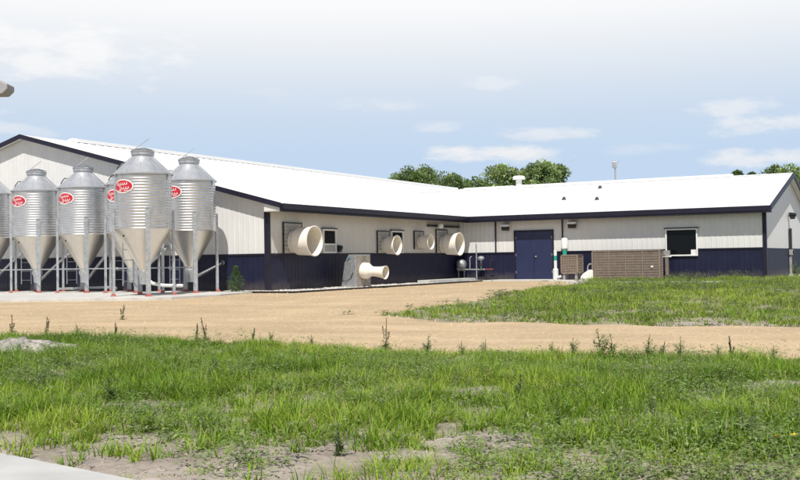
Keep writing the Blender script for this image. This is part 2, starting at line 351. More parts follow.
# ------------------------------------------------------------------ barn building kit (local frame: x along E, y along G)
RIBP = [(0, 0), (.055, 0), (.075, .008), (.105, .008), (.125, 0), (.2286, 0)]
def panel_mesh(name, w, zlo, ztop, ribs=True):
    """one sheet of ribbed siding, w wide; ztop(u) gives its upper edge; local x along the wall, y outward (negative)"""
    us = []; k = 0
    while k * .2286 < w - 1e-4:
        for (a, h) in RIBP[:-1]:
            u = k * .2286 + a
            if u < w - 1e-4: us.append((u, h))
        k += 1
    us.append((w, 0)); v = []; f = []
    for (u, h) in us: v += [(u, -h, zlo), (u, -h, ztop(u))]
    for i in range(len(us) - 1): f.append((2 * i, 2 * i + 2, 2 * i + 3, 2 * i + 1))
    me = bpy.data.meshes.new(name); me.from_pydata(v, [], f); return me
shared = {}
def wall(parent, org, ang, length, z0, z1, m, topf=None, name='wall', gaps=(), backing=True):
    """backing board plus siding sheets side by side; ang turns local x to the wall direction, outward = local -y.
    gaps: (u0, u1) stretches left out (door openings)"""
    wl = MB()
    if topf is None: poly = [(0, .03, z0), (length, .03, z0), (length, .03, z1), (0, .03, z1)]
    else: poly = [(0, .03, z0), (length, .03, z0), (length, .03, topf(length)), (length / 2, .03, topf(length / 2)), (0, .03, topf(0))]
    wo_ = wl.prism(poly, (0, .12, 0)).build(name, m, parent); wo_.location = org; wo_.rotation_euler = (0, 0, ang)
    u = 0.0
    while u < length - 1e-3:
        w = min(.9144, length - u)
        for (g0, g1) in gaps:
            if g0 - 1e-3 <= u < g1 - 1e-3: u = g1; w = min(.9144, length - u)
            elif u < g0 < u + w: w = g0 - u
        if topf is None:
            key = (round(w, 3), z0, z1, m.name)
            if key not in shared: shared[key] = panel_mesh('siding_sheet', w, z0, lambda q: z1)
            me = shared[key]
        else:
            uu = u
            me = panel_mesh('siding_sheet', w, z0, lambda q: topf(uu + q))
        p = link('siding_sheet', me, m, wo_); p.location = (u, 0, 0)
        u += w
    return wo_
def roof_slopes(parent, wall_half, over, slope, x0, x1, axis, rk, eave=WH + FH, thick=.10, m=None, c0=0.0, ribs=.46):
    """two roof slopes about a ridge; axis 'y': ridge runs along local y from x0 to x1, eaves at +-; c0 = ridge coordinate"""
    rz = eave + slope * (wall_half + over); h = wall_half + over
    for sgn in (-1, 1):
        mb = MB()
        def pt(d, l, z): return (c0 + sgn * d, l, z) if axis == 'y' else (l, c0 + sgn * d, z)
        a, b_ = x0 - rk, x1 + rk
        g = .002
        mb.prism([pt(g, a, rz), pt(h, a, eave), pt(h, a, eave - thick), pt(g, a, rz - thick)], Vector(pt(0, b_, 0)) - Vector(pt(0, a, 0)))
        l = a + .2
        while ribs and l < b_ - .1:
            mb.add([pt(.1, l - .03, rz - .1 * slope), pt(.1, l + .03, rz - .1 * slope), pt(.1, l, rz - .1 * slope + .022),
                    pt(h, l - .03, eave), pt(h, l + .03, eave), pt(h, l, eave + .022)], [(0, 2, 5, 3), (2, 1, 4, 5), (3, 5, 4)])
            l += ribs
        mb.build('roof_slope', m or M['roof'], parent)
    return rz
def rake(parent, half, over, slope, at, axis, c0, depth, outward, eave=WH + FH, thick=.05):
    """navy barge board under the roof edge of a gable"""
    rz = eave + slope * (half + over); h = half + over + .03
    for sgn in (-1, 1):
        def pt(d, z): return (c0 + sgn * d, at, z) if axis == 'y' else (at, c0 + sgn * d, z)
        d = Vector((0, outward * thick, 0)) if axis == 'y' else Vector((outward * thick, 0, 0))
        MB().prism([pt(.001, rz + .03), pt(h, rz - slope * h + .03), pt(h, rz - slope * h - depth), pt(.001, rz - depth)], d).build('barge_board', M['navy_trim'], parent)

# ---- long barn on the left
barn = empty('barn', A_, YAW); tag(barn, 'long white and navy gabled barn behind the silos, widest of the three', 'barn')
gz = lambda u: WH + .02 + S1 * (W1 - abs(u - W1) + O1) + FH - .14
wl_ = lambda u: NH
wall(barn, (-2 * W1, 0, 0), 0, 2 * W1, -.10, NH, M['navy'], name='wainscot')
wall(barn, (-2 * W1, 0, 0), 0, 2 * W1, NH, 0, M['white_siding'], topf=gz, name='gable_wall')
wall(barn, (0, 0, 0), math.pi / 2, L1 - .02, -.10, NH, M['navy'], name='wainscot')
wall(barn, (0, 0, 0), math.pi / 2, L1 - .02, NH, WH + .1, M['shaded_siding'], name='wall')
MB().box(-2 * W1, -.15, 54.0, 54.12, -.1, 2.8).box(-2 * W1 + .04, -2 * W1 + .16, .3, 54, -.1, 2.8).box(-.16, -.04, 30, 54, -.1, 2.8).build('back_wall', M['white_siding'], barn)
rz1 = roof_slopes(barn, W1, O1, S1, 0, 54, 'y', RK, c0=-W1)
rake(barn, W1, O1, S1, -RK, 'y', -W1, .15, -1)
MB().box(O1 + .001, O1 + .05, -RK - .05, L1 - O2 - .06, WH - .03, WH + FH + .005).build('fascia', M['navy_trim'], barn)
MB().box(.03, O1, -RK + .0, L1 - O2, WH - .01, WH + .02).build('soffit', M['soffit'], barn)
MB().prism([(.04, -RK + .02, WH + .021), (O1, -RK + .02, WH + .021), (O1, -RK + .02, WH + FH - .12), (.04, -RK + .02, WH + FH + .06)], (0, .05, 0)).build('eave_return', M['white_siding'], barn)
MB().box(O1 + .052, O1 + .15, -RK, L1 - O2 - .16, WH + .06, WH + FH - .05).build('gutter', M['navy_trim'], barn)
MB().box(-.12, .035, -.05, .12, -.1, WH + .06).build('corner_trim', M['navy_trim'], barn)
MB().box(-2 * W1, -.121, -.035, -.022, NH - .03, NH + .03).build('drip_trim', M['navy_trim'], barn)
MB().box(.022, .035, .121, L1 - .1, NH - .03, NH + .03).build('drip_trim', M['navy_trim'], barn)
# raised ridge vent, starting short of the gable
MB().prism([(-W1 - .32, 2.5, rz1 - .05), (-W1 - .30, 2.5, rz1 + .10), (-W1, 2.5, rz1 + .15), (-W1 + .30, 2.5, rz1 + .10), (-W1 + .32, 2.5, rz1 - .05)], (0, 38.0, 0)).build('ridge_vent', M['roof'], barn)
MB().prism([(-W1 - .2, -RK - .03, rz1 - .045), (-W1, -RK - .03, rz1 + .015), (-W1 + .2, -RK - .03, rz1 - .045), (-W1, -RK - .03, rz1 - .02)], (0, 2.82 + RK, 0)).build('ridge_cap', M['roof'], barn)

def window(parent, org, ang, w, h, z, style):
    """org: point on the wall at the left lower corner, outward = local -y"""
    fr = MB(); t_ = .06
    fr.box(0, w, -.07, 0, 0, t_).box(0, w, -.07, 0, h - t_, h).box(0, t_, -.07, 0, t_, h - t_).box(w - t_, w, -.07, 0, t_, h - t_)
    f = fr.build('window', M['white'], parent); f.location = (*org[:2], z); f.rotation_euler = (0, 0, ang)
    MB().box(-.05, w + .05, -.10, -.02, h + .002, h + .05).build('head_trim', M['dark'], f)
    if style == 'sash':
        MB().box(t_, w - t_, -.035, -.022, h * .40, h - t_).build('pane', M['glass'], f)
        MB().box(t_, w - t_, -.06, -.022, h * .34, h * .40 - .002).build('meeting_rail', M['white'], f)
        MB().box(t_, w - t_, -.045, -.022, t_, h * .34 - .002).build('lower_panel', M['greywall'], f)
    else:
        MB().box(t_, w - t_, -.035, -.022, t_, h - t_).build('pane', M['glass'], f)
    return f
PI2 = math.pi / 2
window(barn, (.018, 3.46, 0), PI2, .92, .92, 1.25, 'sash')
window(barn, (.018, 8.80, 0), PI2, 1.05, .95, 1.25, 'sash')
# conduit rail high on the side wall
cdt = MB().bar((.07, 12.25, 2.50), (.07, L1 - .05, 2.50), .10, .09).build('conduit_box', M['dark'], barn)

# ---- wing with the double door
wing = empty('barn', S(0, L1), YAW); tag(wing, 'low white and navy wing with navy double door, reaching right from the long barn', 'barn')
DU0, DU1, DH = 2.97, 4.79, 2.18
wall(wing, (0, 0, 0), 0, L2, -.10, NH, M['navy'], name='wainscot', gaps=[(DU0, DU1)])
wall(wing, (0, 0, 0), 0, L2, NH, WH + .1, M['white_siding'], name='wall')
gz2 = lambda u: WH + .02 + S2 * (W2 - abs(u - W2) + O2) + FH - .14
wall(wing, (L2, 0, 0), PI2, 2 * W2, -.10, NH, M['navy'], name='wainscot')
wall(wing, (L2, 0, 0), PI2, 2 * W2, NH, 0, M['white_siding'], topf=gz2, name='gable_wall')
MB().box(.1, L2 - .15, 2 * W2 - .16, 2 * W2 - .04, -.1, 2.8).build('back_wall', M['white_siding'], wing)
rz2 = roof_slopes(wing, W2, O2, S2, -6.2, L2, 'x', RK, c0=W2)
rake(wing, W2, O2, S2, L2 + RK, 'x', W2, .20, 1)
MB().box(O1 - .02, L2 + RK + .05, -O2 - .05, -O2 - .001, WH - .03, WH + FH + .005).build('fascia', M['navy_trim'], wing)
MB().box(O1 + .06, L2 + RK, -O2, -.03, WH - .012, WH + .018).build('soffit', M['navy_trim'], wing)
MB().box(O1 + .16, L2 + RK - .1, -O2 - .075, -O2 - .052, WH + .06, WH + FH - .05).build('gutter', M['navy_trim'], wing)
MB().box(L2 - .12, L2 + .035, -.035, .12, -.1, WH + .06).build('corner_trim', M['navy_trim'], wing)
MB().box(.2, DU0 - .08, -.035, -.022, NH - .03, NH + .03).box(DU1 + .08, L2 - .121, -.035, -.022, NH - .03, NH + .03).build('drip_trim', M['navy_trim'], wing)
MB().prism([(-6, W2 - .25, rz2 - .05), (-6, W2, rz2 + .02), (-6, W2 + .25, rz2 - .05)], (6 + L2 + RK, 0, 0)).build('ridge_cap', M['roof'], wing)
# double door
door_m = mat('navy_door', (.020, .028, .082), .4, var=.1, scale=1.0)
fr = MB().box(DU0 - .07, DU0, -.06, .02, -.04, DH + .07).box(DU1, DU1 + .07, -.06, .02, -.04, DH + .07).box(DU0, DU1, -.06, .02, DH, DH + .07).build('door_frame', M['navy_trim'], wing)
for i in range(2):
    a = DU0 + .005 + i * (DU1 - DU0) / 2; b_ = a + (DU1 - DU0) / 2 - .012
    dl = MB().box(a, b_, -.03, .015, -.02, DH - .004).build('door_leaf', door_m, wing, bevel=.006)
    x = b_ - .10 if i == 0 else a + .10
    if i: MB().lathe([(.0, -.02), (.035, -.02), (.035, .0), (.012, .005), (.012, .05), (.03, .055), (.03, .08), (0, .085)], 14, axis='X').build('handle', M['galv'], dl).matrix_local = Matrix.Translation((x, -.03, 1.02)) @ Matrix.Rotation(-PI2, 4, 'Z')
    for z in (.25, 1.05, 1.85):
        MB().box((a if i == 0 else b_ - .03), (a + .03 if i == 0 else b_), -.042, -.031, z, z + .1).build('hinge', M['galv_dull'], dl)
window(wing, (10.01, -.018, 0), 0, 1.38, 1.19, .93, 'plain')
MB().box(11.10, 11.31, -.070, -.056, .99, 1.20).build('paper_notice', M['white'], wing)
for u, zt in ((1.98, 1.25), (5.30, 1.25)):
    MB().bar((u, -.06, zt), (u, -.06, WH), .055, .05).build('conduit', M['navy_trim'], wing)

# ---- rear barn parallel to the wing
rear = empty('barn', S(0, 41.2), YAW); tag(rear, 'white roofed barn behind the low wing, only its roof ridge showing', 'barn')
RH, RS = 8.6, .2576; RE = 6.30 - RS * (RH + .6)
roof_slopes(rear, RH, .6, RS, -11.6, 8.0, 'x', .25, eave=RE, c0=0)
MB().box(-11, 7.85, -RH, -RH + .12, -.1, RE - .1).box(-11, 7.85, RH - .12, RH, -.1, RE - .1).build('wall', M['white_siding'], rear)
MB().prism([(7.86, -RH, -.1), (7.86, RH, -.1), (7.86, RH, RE - .05), (7.86, 0, RE + RS * RH - .05), (7.86, -RH, RE - .05)], (.12, 0, 0)).build('gable_wall', M['white_siding'], rear)
MB().prism([(-11.5, -.28, 6.23), (-11.5, 0, 6.36), (-11.5, .28, 6.23)], (19.7, 0, 0)).build('ridge_cap', M['roof'], rear)
# roof ventilator on the rear ridge
rv = empty('roof_ventilator', S(-7.06, 41.2, 6.33), YAW); tag(rv, 'white metal ventilator with wide cap on the rear roof ridge', 'ventilator')
MB().lathe([(.24, -.1), (.20, .45)], 20).build('stack', M['white'], rv, smooth=True)
MB().lathe([(.0, .45), (.46, .45), (.46, .62), (.36, .70), (0, .74)], 20).build('cap', M['white'], rv, smooth=True)
# pipe boots on the wing roof
for i, (u, w) in enumerate(((4.45, 18.28), (6.22, 17.9), (5.47, 20.81))):
    z = WH + FH + S2 * (w - L1 + O2)
    o = empty('roof_vent_pipe', S(u, w, z), YAW)
    tag(o, ['small dark pipe vent low on the wing roof, left of the pair', 'small dark pipe vent low on the wing roof, right of the pair', 'small dark pipe vent higher up, nearest the wing ridge'][i], 'vent', 'pipe vents on the wing roof')
    MB().lathe([(.13, -.03), (.10, .03), (.07, .05), (.06, .10)], 12).build('pipe', M['dark'], o, smooth=True)
    MB().lathe([(.08, .10), (.09, .12), (0, .15)], 12).build('cap', M['grey'], o, smooth=True)

# ------------------------------------------------------------------ exhaust fans on the side wall
def fan(w0, z0, pw, ph, mu, mw, mz, dm, label, back):
    """square shutter housing on the wall at (w0, z0) and a fibreglass cone whose mouth is mu out from the wall"""
    o = empty('exhaust_fan', S(0, mw, mz), YAW); tag(o, label, 'fan', 'exhaust fans on the long barn side wall')
    y0, y1_ = w0 - mw, w0 + pw - mw; zz = z0 - mz
    hb = MB().box(.022, .05, y0 + .04, y1_ - .04, zz, zz + ph)
    h = hb.build('housing', M['greywall'], o)
    MB().box(.022, .075, y0 + .01, y0 + .04, zz, zz + ph).box(.022, .075, y1_ - .04, y1_ - .01, zz, zz + ph).box(.022, .085, y0 + .01, y1_ - .01, zz + ph + .001, zz + ph + .04).build('housing_frame', M['dark'], h)
    n = max(5, int(ph / .13))
    sl_ = MB()
    for k in range(n):
        z = zz + (k + .5) * ph / n; sl_.bar((.058, y0 + .05, z), (.058, y1_ - .05, z), .012, ph / n * .92, up=(.25, 0, 1))
    tag(sl_.build('shutter', M['greywall'], h), kind='stuff')
    ro = dm / 2; ri = ro * back; L = mu
    prof = [(ri * .84, .072), (ri * .84, .28 * L), (ri * .97, .29 * L), (ri, .31 * L)]
    for k in range(1, 9):
        s = k / 8; prof.append((ri + (ro - ri) * (s ** 1.35), (.31 + .65 * s) * L))
    prof += [(ro + .022, .965 * L), (ro + .024, L - .008), (ro + .012, L), (ro - .012, L)]
    for k in range(8, -1, -1):
        s = k / 8; prof.append((ri - .02 + (ro - ri) * (s ** 1.35), (.33 + .63 * s) * L))
    prof += [(ri * .80, .31 * L), (ri * .80, .074), (ri * .84, .072)]
    MB().lathe(prof, 56, axis='X').build('cone', M['cream'], o, smooth=True)
    mo = MB().lathe([(0, .11), (ri * .22, .11), (ri * .22, .11 + .22 * L), (0, .12 + .22 * L)], 20, axis='X').build('motor', M['dark'], o, smooth=True)
    for k in range(4):
        a = k * PI2 + .4; mb = MB(); r0, r1 = ri * .2, ri * .76
        c, s = math.cos(a), math.sin(a); x = .18 * L
        mb.prism([(x - .04, c * r0 - s * .06, s * r0 + c * .06), (x + .05, c * r0 + s * .06, s * r0 - c * .06), (x + .07, c * r1 + s * .10 * dm, s * r1 - c * .10 * dm), (x - .06, c * r1 - s * .09 * dm, s * r1 + c * .09 * dm)], (.008, 0, 0)).build('blade', M['grey'], mo)
    return o
fan(.86, 1.25, 1.20, 1.08, .98, 1.50, 1.67, 1.06, 'large cream fan cone nearest the barn corner, above the metal pit box', .93)
fan(7.60, 1.25, 1.05, .90, .68, 8.22, 1.57, .80, 'smaller cream fan cone in front of the second window, second from the corner', .90)
fan(10.90, 1.42, .95, .78, .66, 11.38, 1.73, .66, 'smallest cream fan cone, third from the barn corner', .90)
fan(13.08, 1.25, 1.22, 1.06, .93, 13.80, 1.65, 1.04, 'large cream fan cone beside the inner corner of the two barns', .93)

# pit fan box standing out from the wall, with a venturi cone
pb = empty('pit_fan', S(1.05, 4.55, -.12), YAW); tag(pb, 'galvanised pit fan box with cream trumpet cone below the wall windows', 'fan')
MB().prism([(-.55, -.55, 0), (.12, -.55, 0), (.12, -.55, 1.30), (-.20, -.55, 1.30), (-.38, -.55, 1.0)], (0, 1.10, 0)).build('box', M['galv_dull'], pb, bevel=.01)
MB().box(.121, .135, -.50, .50, .05, 1.25).build('face_plate', mat('weathered_sheet', (.42, .40, .37), .5, .5, var=.3, scale=4, c2=(.27, .22, .17)), pb)
MB().bar((-.26, -.56, 1.12), (-.12, -.56, 1.20), .10, .01).build('tape', M['blue'], pb)
cone_ = MB().lathe([(0, .136), (.30, .137), (.31, .15), (.31, .34), (.28, .40), (.20, .50), (.185, .62), (.20, .85), (.235, 1.05), (.262, 1.12), (.262, 1.135), (.245, 1.135), (.22, 1.05), (.18, .82), (.165, .62), (.18, .50), (0, .42)], 40, axis='X').build('cone', M['cream'], pb, smooth=True)
cone_.location = (0, -.05, .70); cone_.rotation_euler = (0, R(5), 0)
MB().tube([(-.5, -.57, .35), (-.3, -.60, .28), (-.1, -.58, .40), (.0, -.57, .62)], .012, 6).build('cable', M['black'], pb)

# small dark box lamp beside the first window, eave lamp, wall lamps
def wall_lamp(name, org, ang, label, big=True, white=True):
    o = empty(name, org, ang); tag(o, label, 'lamp', 'lamps fixed to the barn walls')
    MB().box(-.10, .10, -.06, 0, -.02, .16).build('bracket', M['grey'], o)
    MB().prism([(-.19, -.06, .20), (-.19, -.34, .16), (-.19, -.36, .06), (-.19, -.06, .06)], (.38, 0, 0)).build('housing', M['white'] if white else M['dark'], o, bevel=.012)
    MB().prism([(-.16, -.07, .058), (-.16, -.34, .058), (-.16, -.26, -.12), (-.16, -.10, -.12)], (.32, 0, 0)).build('lens', M['black'], o)
    return o
wall_lamp('wall_lamp', S(2.55, L1 - .02, 2.38), YAW, 'white topped wall lamp left of the navy double door')
wall_lamp('wall_lamp', S(5.82, L1 - .02, 2.40), YAW, 'white topped wall lamp right of the navy double door')
wall_lamp('wall_lamp', S(L2 + .02, 22.2, 2.72), YAW + PI2, 'dark lamp high on the right gable end', white=False)
o = empty('wall_lamp', S(.02, 12.95, 2.5), YAW + PI2); tag(o, 'small white dome lamp under the eave above the third fan', 'lamp', 'lamps fixed to the barn walls')
MB().bar((0, -.02, 0), (0, -.30, .02), .05).build('arm', M['dark'], o)
MB().lathe([(0, .12), (.10, .10), (.14, .02), (.13, -.06), (.09, -.10), (0, -.10)], 18, org=(0, -.34, -.02)).build('dome', M['white'], o, smooth=True)
o = empty('wall_socket', S(.02, 4.62, 1.42), YAW + PI2); tag(o, 'small dark box on the wall just right of the first window', 'socket')
MB().box(-.09, .09, -.12, 0, -.12, .14).build('box', M['dark'], o, bevel=.015)
MB().box(-.07, .07, -.17, -.121, -.02, .10).build('cover', M['black'], o, bevel=.01)
MB().tube([(0, -.06, -.12), (0, -.05, -.2)], .02, 8).build('conduit', M['grey'], o)

# electricity meter on the right gable
o = empty('electric_meter', S(L2 + .02, 22.3, -.12), YAW + PI2); tag(o, 'electric meter and dark riser pipe on the right gable end', 'meter')
MB().box(-.09, .09, -.12, 0, 1.28, 2.28).build('riser', M['dark'], o)
MB().box(-.14, .14, -.16, 0, 1.02, 1.275).build('meter_box', M['grey'], o, bevel=.01)
MB().lathe([(0, .05), (.08, .04), (.09, 0)], 16, axis='X').build('meter_dial', M['glass'], o, smooth=True).matrix_local = Matrix.Translation((0, -.161, 1.15)) @ Matrix.Rotation(-PI2, 4, 'Z')
MB().box(-.08, .08, -.10, 0, .12, 1.018).build('lower_pipe', M['grey'], o)
MB().box(-.35, .35, -.55, .0, .0, .118).build('pad', M['concrete'], o)

# ------------------------------------------------------------------ gas meter set by the inner corner
gmx = empty('gas_meter', S(0, L1 - .45, -.05), YAW); tag(gmx, 'grey gas meter with regulator and piping at the inner corner', 'meter')
MB().lathe([(0, .60), (.18, .60), (.24, .66), (.25, .80), (.20, .92), (.08, .98), (0, .99)], 20, org=(.35, 0, 0)).build('meter_body', M['galv_dull'], gmx, smooth=True)
MB().box(.16, .54, -.13, .13, .44, .62).build('meter_case', M['grey'], gmx, bevel=.03)
for u in (.2, .5): MB().bar((u, 0, 0), (u, 0, .45), .05).build('stand_leg', M['galv_dull'], gmx)
MB().tube([(1.14, 0, 0), (1.14, 0, 1.72)], .032, 10).build('riser_pipe', M['galv_dull'], gmx)
MB().tube([(.55, 0, .50), (1.58, 0, .50)], .032, 10).build('manifold_pipe', M['galv_dull'], gmx)
MB().tube([(1.58, 0, .50), (2.0, 0, .50)], .034, 10).build('red_pipe', mat('dull_red', (.22, .05, .045), .6), gmx)
MB().tube([(.80, 0, .5), (.80, 0, 1.05), (.80, .2, 1.12)], .025, 8).build('branch_pipe', M['galv_dull'], gmx)
MB().lathe([(0, -.10), (.10, -.09), (.17, -.02), (.17, .02), (.10, .09), (0, .12)], 20, org=(1.40, -.05, 1.02)).build('regulator', M['galv_dull'], gmx, smooth=True)
MB().tube([(1.40, -.05, .92), (1.40, -.05, .53)], .03, 8).build('regulator_pipe', M['galv_dull'], gmx)
MB().lathe([(0, -.07), (.09, -.05), (.09, .05), (0, .07)], 14, org=(1.42, -.1, .72)).build('valve', M['dark'], gmx, smooth=True)
MB().bar((1.14, 0, 1.02), (1.28, -.03, 1.02), .05).build('coupling', M['galv_dull'], gmx)
MB().tube([(1.85, 0, .0), (1.85, 0, .92), (1.95, 0, .95), (2.05, 0, .95)], .02, 8).build('outlet_pipe', M['dark'], gmx)
MB().bar((.62, .1, .05), (1.6, .1, .05), .12, .2).build('base_rail', M['dark'], gmx)

# ------------------------------------------------------------------ white pipes, air conditioner, bundle and chiller by the door
o = empty('vent_pipe', S(5.0, L1 - .22, -.10), YAW); tag(o, 'thin white pipe with green band right beside the navy door', 'pipe', 'white pipes with green bands')
MB().tube([(0, 0, .02), (0, 0, 1.40)], .075, 16).build('pipe', M['pvc'], o, smooth=True)
MB().lathe([(.078, .92), (.078, 1.14)], 16).build('band', M['teal'], o, smooth=True)
MB().lathe([(.08, .02), (.13, .05), (.13, .50), (.08, .56)], 16).build('collar', M['pvc'], o, smooth=True)
MB().tube([(.05, -.05, .14), (.22, -.12, .16), (.3, -.12, .2)], .06, 12).build('elbow', M['pvc'], o, smooth=True)
o = empty('vent_pipe', S(5.46, L1 - .24, -.10), YAW); tag(o, 'thick white pipe with green band rising behind the air conditioner', 'pipe', 'white pipes with green bands')
MB().tube([(0, 0, .02), (0, 0, 1.90)], .10, 18).build('pipe', M['pvc'], o, smooth=True)
MB().lathe([(.105, 1.16), (.105, 1.40)], 18).build('band', M['teal'], o, smooth=True)
MB().lathe([(.11, 1.42), (.15, 1.46), (.15, 1.88), (.11, 1.94), (.0, 1.95)], 18).build('sleeve', M['pvc'], o, smooth=True)

slab('equipment_pad', [tuple(S(u, L1 + w))[:2] for u, w in ((4.85, -1.6), (5.3, -2.0), (6.6, -1.95), (6.95, -1.5), (6.95, -.1), (4.85, -.1))], -.2, -.045, M['concrete'], kind='structure')
ac = empty('air_conditioner', S(6.08, L1 - 1.05, -.045), YAW); tag(ac, 'small brown louvred air conditioner on legs between white pipes and chiller', 'air conditioner')
def louvre_box(parent, hx, hy, z0, z1, step, vertical=True):
    MB().box(-hx + .03, hx - .03, -hy + .03, hy - .03, z0 + .02, z1 - .03).build('core', M['brown_dark'], parent)
    MB().box(-hx - .01, hx + .01, -hy - .01, hy + .01, z1 - .028, z1 + .02).build('top_panel', M['brown'], parent, bevel=.008)
    MB().box(-hx - .01, hx + .01, -hy - .01, hy + .01, z0 - .03, z0 + .018).build('base_panel', M['brown'], parent)
    for sx_ in (-1, 1):
        for sy_ in (-1, 1): MB().box(sx_ * hx - .03, sx_ * hx + .03, sy_ * hy - .03, sy_ * hy + .03, z0 + .019, z1 - .029).build('corner_post', M['brown'], parent)
    g = MB(); x = -hx + .06
    while x < hx - .05:
        for sy_ in (-1, 1): g.box(x - .011, x + .011, sy_ * (hy - .012) - .012, sy_ * (hy - .012) + .012, z0 + .02, z1 - .03)
        x += step
    y = -hy + .06
    while y < hy - .05:
        for sx_ in (-1, 1): g.box(sx_ * (hx - .012) - .012, sx_ * (hx - .012) + .012, y - .011, y + .011, z0 + .02, z1 - .03)
        y += step
    z = z0 + .12
    while z < z1 - .08:
        g.box(-hx + .04, hx - .04, -hy - .002, -hy + .006, z - .008, z + .008).box(hx - .006, hx + .002, -hy + .04, hy - .04, z - .008, z + .008); z += .115
    tag(g.build('grille', M['brown'], parent), kind='stuff')
louvre_box(ac, .37, .36, .30, 1.09, .052)
for sx_ in (-1, 1):
    for sy_ in (-1, 1): MB().box(sx_ * .28 - .05, sx_ * .28 + .05, sy_ * .27 - .05, sy_ * .27 + .05, 0, .27).build('leg', M['grey'], ac)
bd = empty('white_duct', S(6.78, L1 - 1.0, -.10), YAW); tag(bd, 'low white duct hood with bent grey pipe, squeezed beside the chiller', 'duct')
MB().prism([(-.28, -.25, .05), (.32, -.25, .05), (.32, -.25, .50), (.10, -.25, .48), (-.16, -.25, .32), (-.28, -.25, .16)], (0, .5, 0)).build('hood', M['white'], bd, bevel=.06)
MB().tube([(.02, -.1, .44), (.05, -.1, .66), (.12, -.1, .74), (.22, -.1, .74), (.28, -.1, .70)], .035, 10).build('pipe', M['grey'], bd, smooth=True)
MB().box(-.24, .30, -.2, .2, 0, .048).build('base', M['dark'], bd)
ch = empty('chiller', S(8.55, L1 - .98, -.10), YAW); tag(ch, 'long brown slatted chiller unit standing along the wing wall', 'chiller')
louvre_box(ch, 1.48, .22, .04, 1.30, .075)
for k in range(3):
    x = -1.48 + 2.96 * (k + 1) / 4; MB().box(x - .022, x + .022, -.234, -.21, .06, 1.27).build('mullion', M['brown'], ch)
MB().box(1.10, 1.20, -.245, -.236, .56, .64).build('name_plate', M['white'], ch)
pbx = empty('junction_box', S(10.2, L1 - .62, .92), YAW); tag(pbx, 'small grey box with white pipe between chiller and wing window', 'box')
MB().box(-.13, .13, -.1, .1, .04, .26).build('box', M['grey'], pbx, bevel=.01)
MB().tube([(-.20, -.05, .12), (-.20, -.05, -.01), (.2, -.05, -.01)], .03, 8).build('pipe', M['pvc'], pbx)
MB().bar((0, 0, -.98), (0, 0, -.045), .13, .12).build('post', M['brown_dark'], pbx)

# ------------------------------------------------------------------ stone beds, edging, steps
def stones(name, inside, n, zf, r0, r1, m, label, cat=None, kind='stuff'):
    base = np.array([(math.cos(2 * math.pi * k / 6), math.sin(2 * math.pi * k / 6), 0) for k in range(6)] + [(math.cos(2 * math.pi * (k + .5) / 6) * .62, math.sin(2 * math.pi * (k + .5) / 6) * .62, .62) for k in range(6)])
    tri = [(k, (k + 1) % 6, 6 + k) for k in range(6)] + [((k + 1) % 6, 6 + (k + 1) % 6, 6 + k) for k in range(6)] + [(6, 7, 8), (6, 8, 9), (6, 9, 10), (6, 10, 11)]
    P = inside(n); n = len(P); r = r0 + (r1 - r0) * rng.random(n) ** 2.2; a = rng.random(n) * 6.28
    sh = rng.uniform(.7, 1.3, (n, 12, 3)); v = base[None] * sh; c, s = np.cos(a)[:, None], np.sin(a)[:, None]
    x = (v[..., 0] * c - v[..., 1] * s * .8); y = v[..., 0] * s + v[..., 1] * c * .8; z = v[..., 2] * rng.uniform(.6, 1.1, (n, 1)) - .15
    V_ = np.stack([P[:, 0, None] + x * r[:, None], P[:, 1, None] + y * r[:, None], zf(P)[:, None] + z * r[:, None]], -1).reshape(-1, 3)
    F_ = (np.array(tri)[None] + 12 * np.arange(n)[:, None, None]).reshape(-1, 3)
    o = fast_mesh(name, V_, F_, m); tag(o, label, cat, kind=kind); return o
def bed_pts(u0, u1, w0, w1):
    def f(n):
        u = rng.uniform(u0, u1, n); w = rng.uniform(w0, w1, n)
        return np.array([[*S(a, b_)[:2]] for a, b_ in zip(u, w)])
    return f
def bed_sheet(name, pts, z):
    slab(name, pts, -.3, z, M['stone'], kind='structure')
bed_sheet('stone_bed', [tuple(S(u, w))[:2] for u, w in ((-1.6, -1.05), (1.75, -1.0), (1.7, 15.5), (.05, 15.55), (.05, .0), (-.2, -.06), (-1.6, -.06))], -.075)
stones('white_stones', lambda n: np.concatenate([bed_pts(.05, 1.7, -.95, 10.2)(int(n * .8)), bed_pts(-1.6, .05, -1.0, -.08)(int(n * .2))]), 5200, lambda P: np.full(len(P), -.07), .02, .065, M['stone'], 'bed of small white stones along the long barn side wall', 'stones')
eg = MB(); pth = [S(-1.65, -1.08, 0), S(1.8, -1.05, 0), S(1.76, 4, 0), S(1.8, 10.0, 0), S(1.78, 15.2, 0)]
for a, b_ in zip(pth[:-1], pth[1:]): eg.bar(Vector((a.x, a.y, -.10)), Vector((b_.x, b_.y, -.10)), .05, .12)
tag(eg.build('garden_edging', M['black']), 'black plastic edging round the white stone bed', 'edging')
slab('concrete_kerb', [tuple(S(u, w))[:2] for u, w in ((.55, 10.2), (1.15, 10.2), (1.15, 15.0), (.55, 15.0))], -.2, .055, M['concrete_pale'], label='long low white concrete block by the inner corner', cat='kerb')
slab('concrete_step', [tuple(S(u, L1 + w))[:2] for u, w in ((2.2, -1.0), (4.84, -1.0), (4.84, -.04), (2.2, -.04))], -.2, -.035, M['concrete_pale'], label='concrete threshold slab in front of the navy double door', cat='step')
slab('gas_meter_pad', [tuple(S(u, L1 + w))[:2] for u, w in ((-.02 + .1, -1.4), (2.18, -1.25), (2.18, -.04), (.1, -.04))], -.2, -.05, M['concrete'], kind='structure')
